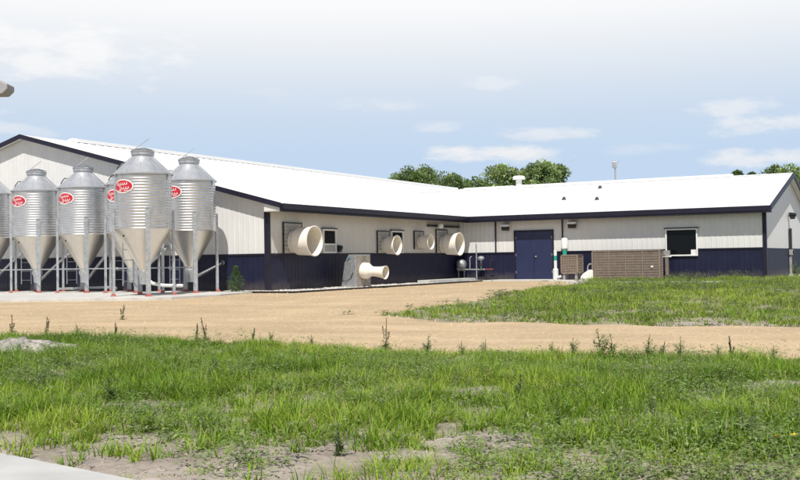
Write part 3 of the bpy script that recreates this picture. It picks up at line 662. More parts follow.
slab('concrete_strip', [tuple(S(u, L1 + w))[:2] for u, w in ((7.4, -5.8), (13.6, -6.3), (13.6, -5.9), (7.4, -5.45))], -.25, -.03, M['concrete_pale'], label='pale concrete strip half hidden in the grass before the wing', cat='kerb')
slab('corner_pad', [tuple(S(u, L1 + w))[:2] for u, w in ((12.2, -1.7), (14.6, -1.8), (14.6, -.9), (12.2, -.8))], -.25, -.06, M['concrete_pale'], label='pale pad in the weeds at the right corner of the wing', cat='pad')

# ------------------------------------------------------------------ feed silos
RB, ZC0, ZC1 = .885, 2.10, 3.82                                # radius, cylinder bottom and top above the slab
LEG0 = R(-90 + 22)
def oval_pts(n, a, b_): return [(a * math.cos(2 * math.pi * k / n), b_ * math.sin(2 * math.pi * k / n)) for k in range(n)]
def decal(parent, name, poly_rows, m, r, z, face):
    """flat print bent round the silo: strips of (x, ylo, yhi)"""
    v = []; f = []
    for (x, lo, hi) in poly_rows:
        a = face + x / r
        v += [(r * math.cos(a), r * math.sin(a), z + lo), (r * math.cos(a), r * math.sin(a), z + hi)]
    for i in range(len(poly_rows) - 1): f.append((2 * i, 2 * i + 2, 2 * i + 3, 2 * i + 1))
    me = bpy.data.meshes.new(name); me.from_pydata(v, [], f); return link(name, me, m, parent)
def make_silo():
    s = empty('feed_silo', (0, 0, 0))
    prof = []; nc = 19; per = (ZC1 - ZC0) / nc
    for i in range(nc):
        for k in range(8):
            ph = k / 8; prof.append((RB + .0055 * math.cos(2 * math.pi * ph), ZC0 + (i + ph) * per))
    prof.append((RB + .011, ZC1))
    body = MB().lathe(prof, 72).build('body', M['galv'], s, smooth=False)
    for p in body.data.polygons: p.use_smooth = True
    # sheet seams
    for k in range(3):
        a = R(-90 + 70 + k * 120); MB().bar(((RB + .016) * math.cos(a), (RB + .016) * math.sin(a), ZC0), ((RB + .016) * math.cos(a), (RB + .016) * math.sin(a), ZC1), .012, .05, up=(math.cos(a), math.sin(a), 0)).build('seam', M['galv_dull'], body)
    rf = MB().lathe([(RB + .05, ZC1 - .03), (RB + .055, ZC1 + .002), (RB + .03, ZC1 + .012), (.335, ZC1 + .545)], 72).build('roof', M['galv_roof'], s, smooth=True)
    for k in range(12):
        a = 2 * math.pi * (k + .3) / 12
        MB().bar(((RB) * math.cos(a), RB * math.sin(a), ZC1 + .035), (.35 * math.cos(a), .35 * math.sin(a), ZC1 + .535), .012, .012).build('seam', M['galv'], rf)
    MB().lathe([(.335, ZC1 + .53), (.335, ZC1 + .60), (.36, ZC1 + .605), (.36, ZC1 + .72), (.345, ZC1 + .735)], 48).build('neck', M['galv_dull'], s, smooth=True)
    ld = MB().lathe([(.375, ZC1 + .70), (.38, ZC1 + .735), (.33, ZC1 + .77), (.10, ZC1 + .84), (0, ZC1 + .85)], 48).build('lid', M['galv'], s, smooth=True)
    MB().bar((-.32, -.10, ZC1 + .72), (.22, -.1, ZC1 + 1.12), .022).build('lid_rod', M['galv_dull'], s)
    MB().lathe([(RB + .02, ZC0 + .03), (RB + .03, ZC0), (RB - .01, ZC0 - .02), (.155, .86), (.155, .80)], 72).build('hopper', M['hopper'], s, smooth=True)
    bt = MB().lathe([(.17, .80), (.19, .79), (.19, .70), (.15, .60), (.13, .36), (.0, .34)], 24).build('boot', M['galv_dull'], s, smooth=True)
    MB().lathe([(.0, .012), (.035, .01), (.04, 0)], 10, axis='X').build('sight_glass', M['black'], s).matrix_local = Matrix.Translation((.76 * math.cos(R(-128)), .76 * math.sin(R(-128)), 1.88)) @ Matrix.Rotation(R(-128), 4, 'Z')
    for k in range(4):
        a = LEG0 + k * PI2; c, sn = math.cos(a), math.sin(a); r = RB + .075
        mb = MB(); t_ = Vector((-sn, c, 0)); rr = Vector((c, sn, 0)); w = .065
        # C channel: web facing out, two flanges towards the body
        mb.bar(rr * r, rr * r + Vector((0, 0, 2.70)), 2 * w, .012, up=(c, sn, 0))
        for q in (-1, 1): mb.bar(rr * (r - .035) + t_ * q * w, rr * (r - .035) + t_ * q * w + Vector((0, 0, 2.70)), .012, .075, up=(c, sn, 0))
        lg = mb.build('leg', M['galv_dull'], s)
        MB().bar(rr * (r - .02) + Vector((0, 0, .002)), rr * (r - .02) + Vector((0, 0, .025)), .20, .17, up=(c, sn, 0)).bar(rr * (r - .02) + Vector((0, 0, .03)), rr * (r - .02) + Vector((0, 0, .085)), .15, .11, up=(c, sn, 0)).build('foot', M['red_foot'], lg)
    # rear ladder
    la = R(132); lc = Vector((math.cos(la), math.sin(la), 0)); lt = Vector((-lc.y, lc.x, 0)); r = RB + .16
    lad = MB()
    for q in (-1, 1): lad.bar(lc * r + lt * q * .19 + Vector((0, 0, .30)), lc * r + lt * q * .19 + Vector((0, 0, ZC1 + .12)), .03)
    lad = lad.build('ladder', M['galv_dull'], s)
    z = .45
    while z < ZC1: MB().bar(lc * r - lt * .18 + Vector((0, 0, z)), lc * r + lt * .18 + Vector((0, 0, z)), .024).build('rung', M['galv_dull'], lad); z += .34
    # roof grab hoop on the left shoulder
    ha = R(-172); hc = Vector((math.cos(ha), math.sin(ha), 0))
    MB().tube([hc * (RB - .1) + Vector((0, 0, ZC1 + .05)), hc * (RB - .10) + Vector((0, 0, ZC1 + .20)), hc * (RB - .22) + Vector((0, 0, ZC1 + .36)), hc * (RB - .32) + Vector((0, 0, ZC1 + .36))], .018, 8).build('grab_rail', M['dark'], s)
    # oval badge facing away from the barn
    face = math.atan2(-G_.y, -G_.x); zb = 3.40
    n = 24; a_, b_ = .385, .215
    rowsw = [(a_ * math.sin(-PI2 + math.pi * k / n), -b_ * math.cos(-PI2 + math.pi * k / n), b_ * math.cos(-PI2 + math.pi * k / n)) for k in range(n + 1)]
    badge = decal(s, 'badge', rowsw, M['white'], RB + .020, zb, face)
    rowsr = [(x * .90, lo * .84, hi * .84) for (x, lo, hi) in rowsw]
    decal(badge, 'badge_field', rowsr, M['red'], RB + .024, zb, face)
    # white script across the badge: two slanted lines of letter strokes and an underline swash
    def script(x0, y0, n, h, w):                               # cursive ribbon of loops, rising to the right
        pts = [(x0 - .02, y0 + h * .9), (x0 + .015, y0 + h * 1.25), (x0 + .05, y0 + h * .9), (x0 + .01, y0 + h * .1)]
        for k in range(n * 10):
            t = k / 10; pts.append((x0 + .05 + w * t + .016 * math.sin(6.283 * t), y0 + .025 * t / n + h * (.42 - .40 * math.cos(6.283 * t))))
        v = []; f = []; r = RB + .028
        for k, (x, y) in enumerate(pts):
            q = pts[min(k + 1, len(pts) - 1)]; p_ = pts[max(k - 1, 0)]; dx, dy = q[0] - p_[0], q[1] - p_[1]; l = math.hypot(dx, dy) + 1e-6
            for sg in (-1, 1):
                a = face + (x - sg * dy / l * .0085) / r; v.append((r * math.cos(a), r * math.sin(a), zb + y + sg * dx / l * .0085))
        for k in range(len(pts) - 1): f.append((2 * k, 2 * k + 2, 2 * k + 3, 2 * k + 1))
        me = bpy.data.meshes.new('lettering'); me.from_pydata(v, [], f); link('lettering', me, M['white'], badge)
    script(-.27, .02, 5, .10, .085); script(-.13, -.11, 4, .095, .085)
    decal(badge, 'lettering', [(-.24, -.145, -.135), (-.1, -.15, -.128), (.1, -.145, -.125), (.22, -.125, -.115)], M['white'], RB + .028, zb, face)
    return s
silo0 = make_silo()
SP = [(-1.36, -4.75, 'front silo with red oval badge, alone before the row, lid rod highest', 1.0),
      (-11.93, -1.83, 'leftmost corrugated silo, cut off by the photo edge', 1.0),
      (-9.35, -1.83, 'corrugated silo in the back row, second from the left', 1.0),
      (-6.93, -1.83, 'corrugated silo in the back row, just left of the front silo', 1.0),
      (-4.58, -1.83, 'corrugated silo mostly hidden behind the front silo', 1.0),
      (-1.95, -1.83, 'corrugated silo at the right end of the row, nearest the small bush', 1.0)]
for i, (u, w, lb, sc) in enumerate(SP):
    s = silo0 if i == 0 else copy_tree(silo0)
    s.location = S(u, w, SLABZ); tag(s, lb, 'silo', 'feed silos before the gable')
for i, (u, zt) in enumerate(((-11.93, 1.75), (-9.35, 1.62), (-6.93, 2.0), (-4.58, 1.6), (-1.95, 1.0))):
    p = empty('feed_auger', S(u, -1.83, SLABZ)); p.rotation_euler = (0, 0, YAW)
    tag(p, ['sloping feed tube from the leftmost silo to the barn wall', 'sloping feed tube from the second silo to the barn wall', 'steep sloping feed tube from the third silo to the barn wall', 'sloping feed tube from the hidden silo to the barn wall', 'short feed tube from the rightmost silo to the barn wall'][i], 'auger', 'feed tubes into the barn')
    MB().tube([(0, -.05, .40), (0, .2, .50), (0, 1.83 - .02, zt)], .055, 12).build('tube', M['galv'], p, smooth=True)
    MB().lathe([(.08, -.01), (.08, .04), (.06, .06)], 14).build('wall_collar', M['galv_dull'], p).matrix_local = Matrix.Translation((0, 1.80, zt)) @ Matrix.Rotation(PI2, 4, 'X')
p = empty('feed_auger', S(-1.36, -4.75, SLABZ), YAW); tag(p, 'low white feed pipe curving back from the front silo', 'auger', 'feed tubes into the barn')
MB().tube([(0, 0, .72), (.08, .05, .52), (.20, .16, .38), (.40, .4, .31), (.55, .7, .29), (.60, 1.1, .28)], .055, 12).build('tube', M['pvc'], p, smooth=True)
rp = empty('conduit_rail', S(-12.5, -1.83 - .98, SLABZ + .86), YAW); tag(rp, 'thin horizontal conduit running across the legs of the silo row', 'conduit')
MB().tube([(0, 0, 0), (11.45, 0, 0)], .02, 8).build('pipe', M['galv_dull'], rp)
for u in (.6, 3.15, 5.6, 8.15, 10.5): MB().box(u - .03, u + .03, -.03, .05, -.04, .04).build('clip', M['galv_dull'], rp)
o = MB().tube([(0, 0, .10), (2.6, .05, .16), (2.9, .05, .12)], .05, 10).build('spare_pipe', M['galv_dull'], None, smooth=True); o.location = S(-9.0, -1.1, SLABZ); o.rotation_euler = (0, 0, YAW)
tag(o, 'grey pipe lying low on the slab behind the second silo', 'pipe')

# ------------------------------------------------------------------ yard light behind, lamp head at left edge
P = dpx(615, 165, 84); yl = empty('yard_light', (P.x, P.y, -.12)); tag(yl, 'pale grey yard light on a thin pole behind the barn roofs', 'lamp')
hz = P.z + .12
MB().lathe([(.09, 0), (.06, hz + .35)], 12).build('pole', M['grey'], yl, smooth=True)
MB().box(-.20, .16, -.14, .14, hz - .24, hz + .28).build("head", M["galv_dull"], yl, bevel=.03)
MB().box(-.15, .02, -.175, -.161, hz - .12, hz + .18).build('lens', M['grey'], yl)
MB().bar((.2, 0, hz + .2), (.36, 0, hz + .32), .05).build('bracket', M['grey'], yl)
P = dpx(11, 87, 13.5); el_ = empty('pole_lamp', (P.x - .95, P.y, float(zg(13.5)))); tag(el_, 'grey lamp head reaching in at the upper left edge of the photo', 'lamp')
hz = P.z - float(zg(13.5))
MB().lathe([(.075, 0), (.05, hz - .02)], 14).build('pole', M['grey'], el_, smooth=True)
MB().tube([(0, 0, hz - .05), (.25, 0, hz + .06), (.55, 0, hz + .07)], .03, 10).build('arm', M['grey'], el_, smooth=True)
MB().prism([(.45, -.13, hz - .115), (.88, -.13, hz - .115), (.95, -.13, hz - .05), (.95, -.13, hz + .02), (.72, -.13, hz + .135), (.45, -.13, hz + .14)], (0, .26, 0)).build('head', mat('weathered_grey', (.38, .36, .36), .6, var=.1), el_, bevel=.015)

# ------------------------------------------------------------------ plants
def blades(P, H, az_, bend, wd, colr, seg=3):
    """grass blades: P (n,3) roots; returns V, F, C"""
    n = len(P); s = np.linspace(0, 1, seg + 1)
    d = np.stack([np.cos(az_), np.sin(az_)], -1); side = np.stack([-d[:, 1], d[:, 0]], -1)
    out = bend[:, None] * H[:, None] * s[None] ** 2; up = H[:, None] * (s[None] - .28 * bend[:, None] * s[None] ** 2)
    wdt = wd[:, None] * (1 - s[None] ** 1.6 * .9) * .5
    c = np.empty((n, seg + 1, 2, 3))
    for k, sg in enumerate((-1, 1)):
        c[:, :, k, 0] = P[:, 0, None] + d[:, 0, None] * out + sg * side[:, 0, None] * wdt
        c[:, :, k, 1] = P[:, 1, None] + d[:, 1, None] * out + sg * side[:, 1, None] * wdt
        c[:, :, k, 2] = P[:, 2, None] + up
    m = 2 * (seg + 1); b = np.arange(n)[:, None] * m
    F_ = np.concatenate([b + np.array([[2 * i, 2 * i + 1, 2 * i + 3, 2 * i + 2]]) for i in range(seg)], 0)
    C = np.repeat(colr[:, None], m, 1).reshape(-1, 3)
    return c.reshape(-1, 3), F_, C
def tufts(cent, hgt, per, rad, pal, wd, seg, bendr=(.25, 1.0), dryf=.05):
    """cent (m,2), hgt (m), per (m) blades per tuft"""
    k = np.repeat(np.arange(len(cent)), per); n = len(k)
    r = rad[k] * np.sqrt(rng.random(n)); a = rng.random(n) * 6.283
    x = cent[k, 0] + r * np.cos(a); y = cent[k, 1] + r * np.sin(a)
    z = zg(y) - .03
    azb = a + rng.normal(0, .8, n); H = hgt[k] * rng.uniform(.45, 1.12, n); bend = rng.uniform(*bendr, n)
    t = np.clip(pal[k] + rng.normal(0, .24, n), 0, 1)[:, None]
    c0, c1, c2 = np.array([.085, .170, .012]), np.array([.205, .360, .026]), np.array([.370, .465, .065])
    C = np.where(t < .5, c0 + (c1 - c0) * t * 2, c1 + (c2 - c1) * (t - .5) * 2)
    dry = rng.random(n) < dryf; C[dry] = np.array([.36, .31, .16])
    return blades(np.stack([x, y, z], -1), H, azb, bend, wd * rng.uniform(.6, 1.3, n), C, seg)
def inpoly_apron(x, y): return (y < 8.79 - (x + 3.45) * .81)
# --- foreground verge
n = 26000; X = rng.uniform(-10, 9.5, n); Y = 6.2 + rng.random(n) * 16.5
inview = (np.abs(X) < .44 * Y + .9) & (Y < yn(X) - .05) & ~inpoly_apron(X, Y - .05)
X, Y = X[inview], Y[inview]
nb = fbm(X * .55, Y * .55, 21); nf = fbm(X * 1.7, Y * 1.7, 33)
front = np.clip((11.0 - Y + np.where(X > -.3, -1.9, np.where(X < -2.2, .3, -.5)) + .8 * (nb - .5)) / 2.4, 0, 1)             # 1 close to the camera
rubble = np.exp(-(((X + 7.0) / 1.2) ** 2 + ((Y - 18.3) / .95) ** 2) ** 2)
p = np.clip(1.15 - 1.18 * front + (nf - .5) * 1.5 * front, 0.05, 1) * (1 - .95 * rubble)
p = np.where((nb > .60) & (Y < 12.5), p * .55, p)
keep = rng.random(len(X)) < p; X, Y, nb, nf, front = X[keep], Y[keep], nb[keep], nf[keep], front[keep]
print('tufts', len(X))
hgt = (.07 + .28 * np.clip(fbm(X * 1.2, Y * 1.2, 44) * 1.5 - .25, 0, 1)) * (1.0 - .12 * front) * rng.uniform(.75, 1.25, len(X))
hgt *= 1 - .35 * np.clip((Y - yn(X) + 1.2) / 1.2, 0, 1)
per = np.where(Y < 11, 17, 13) + rng.integers(0, 8, len(X)); rad = rng.uniform(.04, .13, len(X))
pal = np.clip(.5 + 1.35 * (fbm(X * .6 + 5, Y * .8, 55) - .52) + rng.normal(0, .15, len(X)), 0, 1)
V_, F_, C_ = tufts(np.stack([X, Y], -1), hgt, per, rad, pal, .0125, 3, bendr=(.2, 1.25), dryf=.07)
tag(fast_mesh('verge_grass', V_, F_, M['grass'], colr=C_), 'tall green grass filling the foreground below the gravel track', 'grass', kind='stuff')
# --- triangular patch between track and wing
def wing_front(x): return 49.49 - (x - 2.82) * .5434
n = 44000; X = rng.uniform(-1.5, 19, n); Y = rng.uniform(19, 46, n)
ok = (Y > y1(X) + .05) & (Y < np.where(X < 8.2, ytop(np.minimum(X, 8.2)), 99)) & (Y < wing_front(X) - .15 - np.where(X < 11.6, 1.1, 0)) & (X > -.6) & (X < .44 * Y + .6)
X, Y = X[ok], Y[ok]
edge = np.clip(np.minimum((Y - y1(X)) / 1.4, np.where(X < 8.2, (ytop(np.minimum(X, 8.2)) - Y) / 1.6, 1)), 0, 1)
p = np.clip(.45 + .9 * edge + (fbm(X * .7, Y * .5, 66) - .5) * 1.5, .15, 1)
strip_gap = np.abs((Y - (wing_front(X) - 6.75))) < .35
p = np.where(strip_gap & (X > 8.5), p * .25, p)
keep = rng.random(len(X)) < p; X, Y, edge = X[keep], Y[keep], edge[keep]
hgt = (.05 + .22 * fbm(X * .9, Y * .9, 77)) * (.55 + .45 * edge) * (1 + .5 * np.clip((Y - wing_front(X) + 5) / 4, 0, 1)) * rng.uniform(.7, 1.3, len(X))
pal = np.clip(.25 + .75 * fbm(X * .35 + 2, Y * .5, 88) + rng.normal(0, .12, len(X)), 0, 1)
V_, F_, C_ = tufts(np.stack([X, Y], -1), hgt, rng.integers(5, 11, len(X)), rng.uniform(.06, .20, len(X)), pal, .020, 2, dryf=.17)
print('patch tufts', len(X))
tag(fast_mesh('field_grass', V_, F_, M['grass'], colr=C_), 'patchy grass wedge between the gravel track and the low wing', 'grass', kind='stuff')

# --- broadleaf weeds (leaves as folded diamonds on short stems)
def leaves(base, dirv, length, width, colr):
    """diamond leaves: two quads folded on the midrib -> 6 verts"""
    n = len(base); d = dirv / np.linalg.norm(dirv, axis=1, keepdims=True)
    side = np.cross(d, np.array([0, 0, 1.0])); side /= np.linalg.norm(side, axis=1, keepdims=True) + 1e-9
    up = np.cross(side, d); L = length[:, None]; Wd = width[:, None]
    m1 = base + d * L * .45 + up * L * .05; tip = base + d * L - up * L * .12
    a = m1 + side * Wd * .5 + up * Wd * .15; b = m1 - side * Wd * .5 + up * Wd * .15
    V_ = np.stack([base, a, tip, b, m1], 1).reshape(-1, 3); o5 = np.arange(n)[:, None] * 5
    F_ = np.concatenate([o5 + np.array([[0, 4, 1]]), o5 + np.array([[1, 4, 2]]), o5 + np.array([[0, 3, 4]]), o5 + np.array([[3, 2, 4]])], 0)
    return V_, F_, np.repeat(colr[:, None], 5, 1).reshape(-1, 3)
n = 13000; X = rng.uniform(-9, 9, n); Y = 6.6 + rng.random(n) ** 1.2 * 14
ok = (np.abs(X) < .44 * Y + .6) & (Y < yn(X) - .1) & ~inpoly_apron(X, Y - .15); X, Y = X[ok], Y[ok]
p = np.clip((fbm(X * .8 + 9, Y * .8, 101) - .42) * 4 + np.where((Y < 11.5), .25, .05) , 0.02, 1) * np.where(Y < 11.5, .85, 1.0)
k = rng.random(len(X)) < p; X, Y = X[k], Y[k]
hw = rng.uniform(.08, .33, len(X)); nl = rng.integers(10, 22, len(X)); kk = np.repeat(np.arange(len(X)), nl); m = len(kk)
h = rng.random(m) ** .8; a = rng.random(m) * 6.283; rr = rng.random(m) * .15 * (1.2 - h * .6)
base = np.stack([X[kk] + rr * np.cos(a), Y[kk] + rr * np.sin(a), zg(Y[kk]) + h * hw[kk]], -1)
dv = np.stack([np.cos(a), np.sin(a), rng.uniform(-.25, .45, m)], -1)
pc = rng.random(len(X)); tint = np.where(pc[:, None] < .5, np.array([.23, .30, .13]), np.where(pc[:, None] < .8, np.array([.18, .29, .06]), np.array([.28, .35, .13])))
C = tint[kk] * rng.uniform(.6, 1.35, (m, 1))
V_, F_, C_ = leaves(base, dv, rng.uniform(.03, .08, m), rng.uniform(.013, .036, m), C * 1.1)
print('weeds', len(X), m)
tag(fast_mesh('ground_weeds', V_, F_, M['leaf'], colr=C_), 'low broadleaf weeds scattered through the foreground grass', 'weeds', kind='stuff')

n = 5000; X = rng.uniform(-1.6, 18, n); Y = rng.uniform(20, 45, n)
ok = (Y > y1(X) - .1) & (Y < np.where(X < 8.2, ytop(np.clip(X, -.63, 8.2)) + .5, 99)) & (Y < wing_front(X) - .15 - np.where(X < 11.4, 1.2, 0)) & (X > -1.5)
X, Y = X[ok], Y[ok]; close = np.clip((Y - wing_front(X) + 3.5) / 3, 0, 1)
k = rng.random(len(X)) < np.clip((fbm(X * .5, Y * .5, 131) - .40) * 3 + .5 * close, .06, 1); X, Y, close = X[k], Y[k], close[k]
hw = rng.uniform(.06, .24, len(X)) * (1 + .9 * close); nl = rng.integers(12, 24, len(X)); kk = np.repeat(np.arange(len(X)), nl); m = len(kk)
h = rng.random(m) ** .8; a = rng.random(m) * 6.283; rr = rng.random(m) * .13 * (1.2 - h * .6)
base = np.stack([X[kk] + rr * np.cos(a), Y[kk] + rr * np.sin(a), zg(Y[kk]) + h * hw[kk]], -1)
dv = np.stack([np.cos(a), np.sin(a), rng.uniform(-.2, .7, m)], -1)
tint = np.where(rng.random(len(X))[:, None] < .6, np.array([.17, .23, .09]), np.array([.22, .27, .12]))
V_, F_, C_ = leaves(base, dv, rng.uniform(.05, .13, m), rng.uniform(.025, .06, m), tint[kk] * rng.uniform(.6, 1.35, (m, 1)))
tag(fast_mesh('field_weeds', V_, F_, M['leaf'], colr=C_), 'low weeds mixed into the grass wedge before the wing', 'weeds', kind='stuff')

def tall_weed(bx, by, top, seed, label, kind='leafy', group='tall weeds along the track edge'):
    r = np.random.default_rng(seed); P = gpx(bx, by); h = max(.25, (by - top) * P.y / FPX)
    o = empty('tall_weed', (P.x, P.y, P.z - .02)); tag(o, label, 'weed', group)
    lean = r.normal(0, .06, 2); st = MB()
    st.tube([(0, 0, 0), (lean[0] * h * .5, lean[1] * h * .5, h * .5), (lean[0] * h * 1.3, lean[1] * h * 1.3, h)], [.009, .007, .003], 6)
    nbr = 6 if kind == 'leafy' else 2; tips = [(lean[0] * 1.3 * h, lean[1] * 1.3 * h, h)]
    for i in range(nbr):
        z = h * r.uniform(.25, .6); a = r.random() * 6.28; q = h * (r.uniform(.14, .36) if kind == 'leafy' else r.uniform(.08, .16))
        tp = (lean[0] * z + math.cos(a) * q, lean[1] * z + math.sin(a) * q, z + h * r.uniform(.2, .38)); st.tube([(lean[0] * z, lean[1] * z, z), tp], [.005, .002], 5); tips.append(tp)
    st.build('stem', M['stem'], o)
    n = 240 if kind == 'leafy' else 50
    t = r.random(n); src = np.array([tips[i] for i in r.integers(0, len(tips), n)])
    f = r.uniform(.12, .98, n) if kind == 'leafy' else r.uniform(.02, .45, n)
    base = src * f[:, None]; base[:, :2] += r.normal(0, .012, (n, 2)); a = r.random(n) * 6.28
    dv = np.stack([np.cos(a), np.sin(a), r.uniform(-.2, .9, n)], -1); sz = h * r.uniform(.10, .22, n) * (1.15 - f * .6)
    cc = np.array([.20, .275, .10]) * r.uniform(.6, 1.5, (n, 1))
    V_, F_, C_ = leaves(base, dv, sz, sz * .42, cc); fast_mesh('foliage', V_, F_, M['leaf'], o, colr=C_)
    if kind == 'dock':
        n = 260; i = r.integers(0, len(tips), n); f = r.uniform(.48, 1.0, n); base = np.array([tips[q] for q in i]) * f[:, None] + r.normal(0, .012, (n, 3)) * (1.3 - f[:, None])
        a = r.random(n) * 6.28; dv = np.stack([np.cos(a), np.sin(a), r.uniform(.2, 1.2, n)], -1)
        V_, F_, C_ = leaves(base, dv, r.uniform(.012, .03, n), r.uniform(.01, .02, n), np.array([.075, .05, .03]) * r.uniform(.5, 1.7, (n, 1)))
        fast_mesh('seed_head', V_, F_, M['leaf'], o, colr=C_)
    return o
tall_weed(386, 350, 317, 1, 'tallest brown dock seed spike at the track edge, below the fan cones', 'dock')
WL = [(12, 333, 314, 'dock'), (46, 335, 316, 'dock'), (78, 336, 322, 'leafy'), (115, 337, 321, 'dock'), (122, 320, 304, 'dock'), (197, 340, 323, 'dock'), (206, 341, 316, 'dock'), (253, 343, 327, 'dock'), (271, 344, 330, 'leafy'),
      (312, 347, 333, 'leafy'), (427, 353, 334, 'leafy'), (462, 355, 340, 'leafy'), (485, 355, 338, 'leafy'), (552, 357, 340, 'leafy'), (573, 357, 336, 'leafy'), (601, 358, 327, 'leafy'), (613, 358, 333, 'leafy'),
      (648, 359, 333, 'leafy'), (663, 359, 339, 'leafy'), (681, 359, 335, 'leafy'), (719, 359, 346, 'leafy'), (732, 359, 335, 'dock'), (773, 360, 344, 'leafy')]
where = ['at the far left photo edge', 'below the second silo from the left', 'below the third silo', 'just left of the front silo', 'alone on the gravel below the front silo', 'below the rightmost silo, left of a twin', 'below the rightmost silo, taller of a twin', 'below the barn corner',
         'just right of the barn corner', 'below the first fan cone', 'right of the tallest brown spike', 'low, second right of the tallest brown spike', 'below the gas meter', 'below the navy double door', 'below the brown air conditioner', 'tallest leafy one, below the chiller', 'close beside the tallest leafy one, on its right',
         'below the right end of the chiller', 'below the wing window, left of it', 'below the wing window', 'low, right of the wing window', 'slim and brown, right of the wing window', 'below the right corner of the wing']
for i, ((bx, by, tp, kd), wh) in enumerate(zip(WL, where)):
    tall_weed(bx, by, tp, 20 + i, ('brown seeded weed ' if kd == 'dock' else 'leafy green weed ') + 'at the track edge, ' + wh, kd)
for i, (bx, by, tp, wh) in enumerate([(40, 398, 362, 'left of the bare soil'), (110, 402, 372, 'in the grass below the silos'), (215, 380, 352, 'in the middle left grass'), (655, 420, 388, 'in the right middle grass'), (560, 432, 404, 'above the right bare soil'),
                                     (745, 440, 398, 'left of the yellow flowers'), (520, 400, 372, 'right of the middle of the grass'), (340, 455, 420, 'at the bottom by the bare soil')]):
    tall_weed(bx, by, tp, 60 + i, 'grey green bushy weed ' + wh, 'leafy', 'bushy weeds in the foreground grass')
for i, (bx, by, tp, wh) in enumerate([(738, 276, 264, 'leftmost of three before the wing corner'), (752, 278, 262, 'middle of three before the wing corner'), (768, 277, 262, 'right of three at the wing corner trim'), (797, 278, 260, 'at the right photo edge by the gable'), (690, 283, 271, 'under the wing window')]):
    tall_weed(bx, by, tp, 80 + i, 'green weed, ' + wh, 'leafy', 'weeds along the wing wall')
# small bush at the barn corner
P = gpx(236, 293); bs = empty('bush', (P.x, P.y, P.z)); tag(bs, 'small upright green bush at the barn corner beside the silos', 'bush')
st = MB(); st.tube([(0, 0, 0), (.03, 0, .4), (0, 0, .85)], [.02, .015, .006], 7)
for k in range(7):
    a = k * 2.4; z = .15 + k * .09; st.tube([(0, 0, z), (.20 * math.cos(a), .2 * math.sin(a), z + .12)], [.008, .003], 5)
st.build('stem', M['stem'], bs)
n = 700; h = rng.random(n) ** 1.1; a = rng.random(n) * 6.28; r_ = (.26 * np.sin(np.clip(h * 1.1 + .12, 0, 1) * 3.0) ** .8 + .03) * np.sqrt(rng.random(n)) * (1 - .35 * (h > .6))
base = np.stack([r_ * np.cos(a), r_ * np.sin(a), .05 + h * .88], -1); dv = np.stack([np.cos(a), np.sin(a), rng.uniform(-.2, .8, n)], -1)
V_, F_, C_ = leaves(base, dv, rng.uniform(.05, .11, n), rng.uniform(.025, .05, n), np.array([.13, .24, .04]) * rng.uniform(.5, 1.5, (n, 1))); fast_mesh('foliage', V_, F_, M['leaf'], bs, colr=C_)
# yellow flowers at the right
for i, (bx, by, lb) in enumerate(((779, 445, 'yellow flower head near the right photo edge, left one'), (795, 444, 'yellow flower head near the right photo edge, right one'))):
    P = gpx(bx, by + 14); o = empty('yellow_flower', P); tag(o, lb, 'flower', 'yellow flowers at the right')
    hh = (14 + 9) * P.y / FPX
    MB().tube([(0, 0, 0), (.01, 0, hh * .5), (0, 0, hh)], .004, 6).build('stem', M['stem'], o)
    pet = MB()
    for k in range(12):
        a = 2 * math.pi * k / 12; c, s_ = math.cos(a), math.sin(a)
        pet.add([(0, 0, hh), (c * .02 - s_ * .008, s_ * .02 + c * .008, hh + .008), (c * .036, s_ * .036, hh + .004), (c * .02 + s_ * .008, s_ * .02 - c * .008, hh + .008)], [(0, 1, 2, 3)])
    pet.lathe([(0, hh + .016), (.012, hh + .012), (.014, hh)], 10).build('petals', M['yellow'], o)
# pale rubble in the grass at the left
def rub(n):
    a = rng.random(n) * 6.28; r_ = np.sqrt(rng.random(n)); return np.stack([-7.1 + 1.15 * r_ * np.cos(a), 18.85 + .48 * r_ * np.sin(a)], -1)
stones('rubble', rub, 900, lambda P: zg(P[:, 1]) + .16 * np.exp(-((P[:, 0] + 7.1) / .8) ** 2 - ((P[:, 1] - 18.85) / .35) ** 2), .03, .17, M['rubble'], 'heap of pale rubble in the grass at the left', 'rubble')
# pebbles along the track and on the bare soil
def peb(n):
    x = rng.uniform(-8, 8, n); return np.stack([x, yn(x) + np.abs(rng.normal(0, .5, n))], -1)
stones('loose_gravel', peb, 2500, lambda P: zg(P[:, 1]) + .015, .008, .03, M['loose'], 'loose gravel along the near edge of the track', 'gravel')
def peb3(n):
    x = rng.uniform(-14, 9, n); y = rng.uniform(15.5, 44, n); k = (y > yn(x) + .1) & ((y < y1(x)) | (x < -.8) | (y > ytop(np.clip(x, -.63, 8.2)) + .1)) & (y < ybuild(x) - 2.2); return np.stack([x, y], -1)[k]
stones('yard_stones', peb3, 9000, lambda P: zg(P[:, 1]) + .014, .010, .042, M['loose'], 'loose stones scattered over the gravel yard', 'gravel')
def peb2(n):
    y = rng.uniform(7, 11, n); x = rng.uniform(-.45, .45, n) * y; k = ~inpoly_apron(x, y - .1); return np.stack([x, y], -1)[k]
stones('soil_clods', peb2, 5000, lambda P: zg(P[:, 1]) + (fbm(P[:, 0] * 1.1, P[:, 1] * 1.1, 2) - .5) * .10 - .004, .006, .028, M['soil'], 'small clods of earth on the bare soil in front', 'soil')

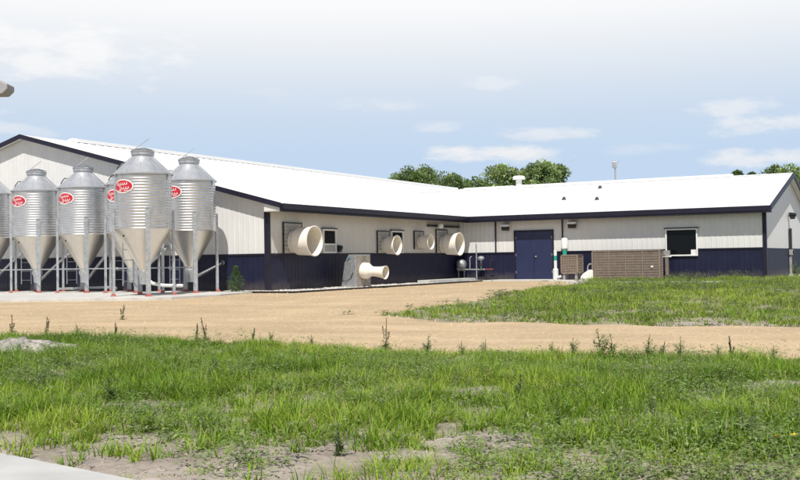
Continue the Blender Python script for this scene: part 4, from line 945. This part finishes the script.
# ------------------------------------------------------------------ trees beyond the barns
def tree(px, top, Y, wpx, seed, label, tone):
    r = np.random.default_rng(seed); T = dpx(px, top, Y); h = T.z + .12; rad = wpx * 1.75 * Y / FPX / 2
    o = empty('tree', (T.x, T.y, -.12)); tag(o, label, 'tree', 'trees beyond the barn roofs')
    tr = MB(); tr.tube([(0, 0, 0), (.1, 0, h * .35), (0, .1, h * .6), (.05, 0, h * .88)], [.28, .22, .15, .04], 9)
    cl = []
    for k in range(40):
        z = h * r.uniform(.30, .95); s_ = math.sin(min(1, max(.05, (z / h - .18) / .82)) * math.pi) ** .55
        a = r.random() * 6.28; q = rad * s_ * math.sqrt(r.random()) * .85
        cl.append((q * math.cos(a), q * math.sin(a), z, rad * r.uniform(.17, .38)))
        if k < 9: tr.tube([(0, 0, z * .55), (q * .5 * math.cos(a), q * .5 * math.sin(a), z * .8), (q * math.cos(a), q * math.sin(a), z)], [.09, .06, .02], 6)
    cl.append((0, 0, h - rad * .30, rad * .34)); cl += [(rad * .35, 0, h - rad * .5, rad * .42), (-rad * .35, 0, h - rad * .55, rad * .42)]
    tr.build('trunk', M['bark'], o)
    n = 12000; i = r.integers(0, len(cl), n); c = np.array(cl)[i]
    d = r.normal(0, 1, (n, 3)); d /= np.linalg.norm(d, axis=1, keepdims=True); q = c[:, 3:4] * r.random((n, 1)) ** .42
    base = c[:, :3] + d * q * np.array([1, 1, .85]); dv = d + r.normal(0, .5, (n, 3)); dv[:, 2] += .1
    colr = np.array(tone) * (r.uniform(.55, 1.45, (n, 1))) * r.uniform(.72, 1.22, (len(cl), 1))[i]
    V_, F_, C_ = leaves(base, dv, r.uniform(.18, .40, n), r.uniform(.12, .26, n), colr * np.array([4.2, 3.6, 4.3]))
    fast_mesh('crown', V_, F_, M['tree_leaf'], o, colr=C_)
TR = [(408, 169, 112, 34, 'dense tree at the left end of the row above the barn roof', (.060, .095, .030)), (432, 168, 118, 36, 'round tree, second from the left in the row', (.065, .10, .035)), (452, 174, 110, 34, 'low dark tree, third from the left in the row', (.055, .085, .030)),
      (476, 177, 116, 26, 'lowest tree of the row, in the dip between the barn roofs', (.05, .085, .03)), (502, 164, 104, 38, 'pale round tree just left of the roof ventilator', (.085, .125, .04)), (526, 170, 112, 26, 'tree just right of the roof ventilator', (.075, .11, .04)), (541, 160, 100, 28, 'tallest tree, right of the ventilator', (.080, .12, .045)),
      (558, 165, 102, 18, 'slim tree at the right end of the row', (.07, .105, .04)), (737, 171, 130, 9, 'tiny treetop where the rear roof ends', (.05, .085, .03)), (752, 173, 130, 6, 'smallest treetop over the right wing roof', (.05, .085, .03)), (773, 166, 120, 20, 'bushy tree above the wing ridge near its right end', (.065, .10, .03)),
      (790, 164, 116, 28, 'bushy tree above the right gable peak', (.07, .105, .032)), (815, 163, 112, 40, 'tree at the right photo edge behind the gable', (.06, .10, .03))]
for i, (px, tp, Y, w, lb, tn) in enumerate(TR): tree(px, tp, Y, w, 300 + i, lb, tn)

bpy.context.view_layer.update()
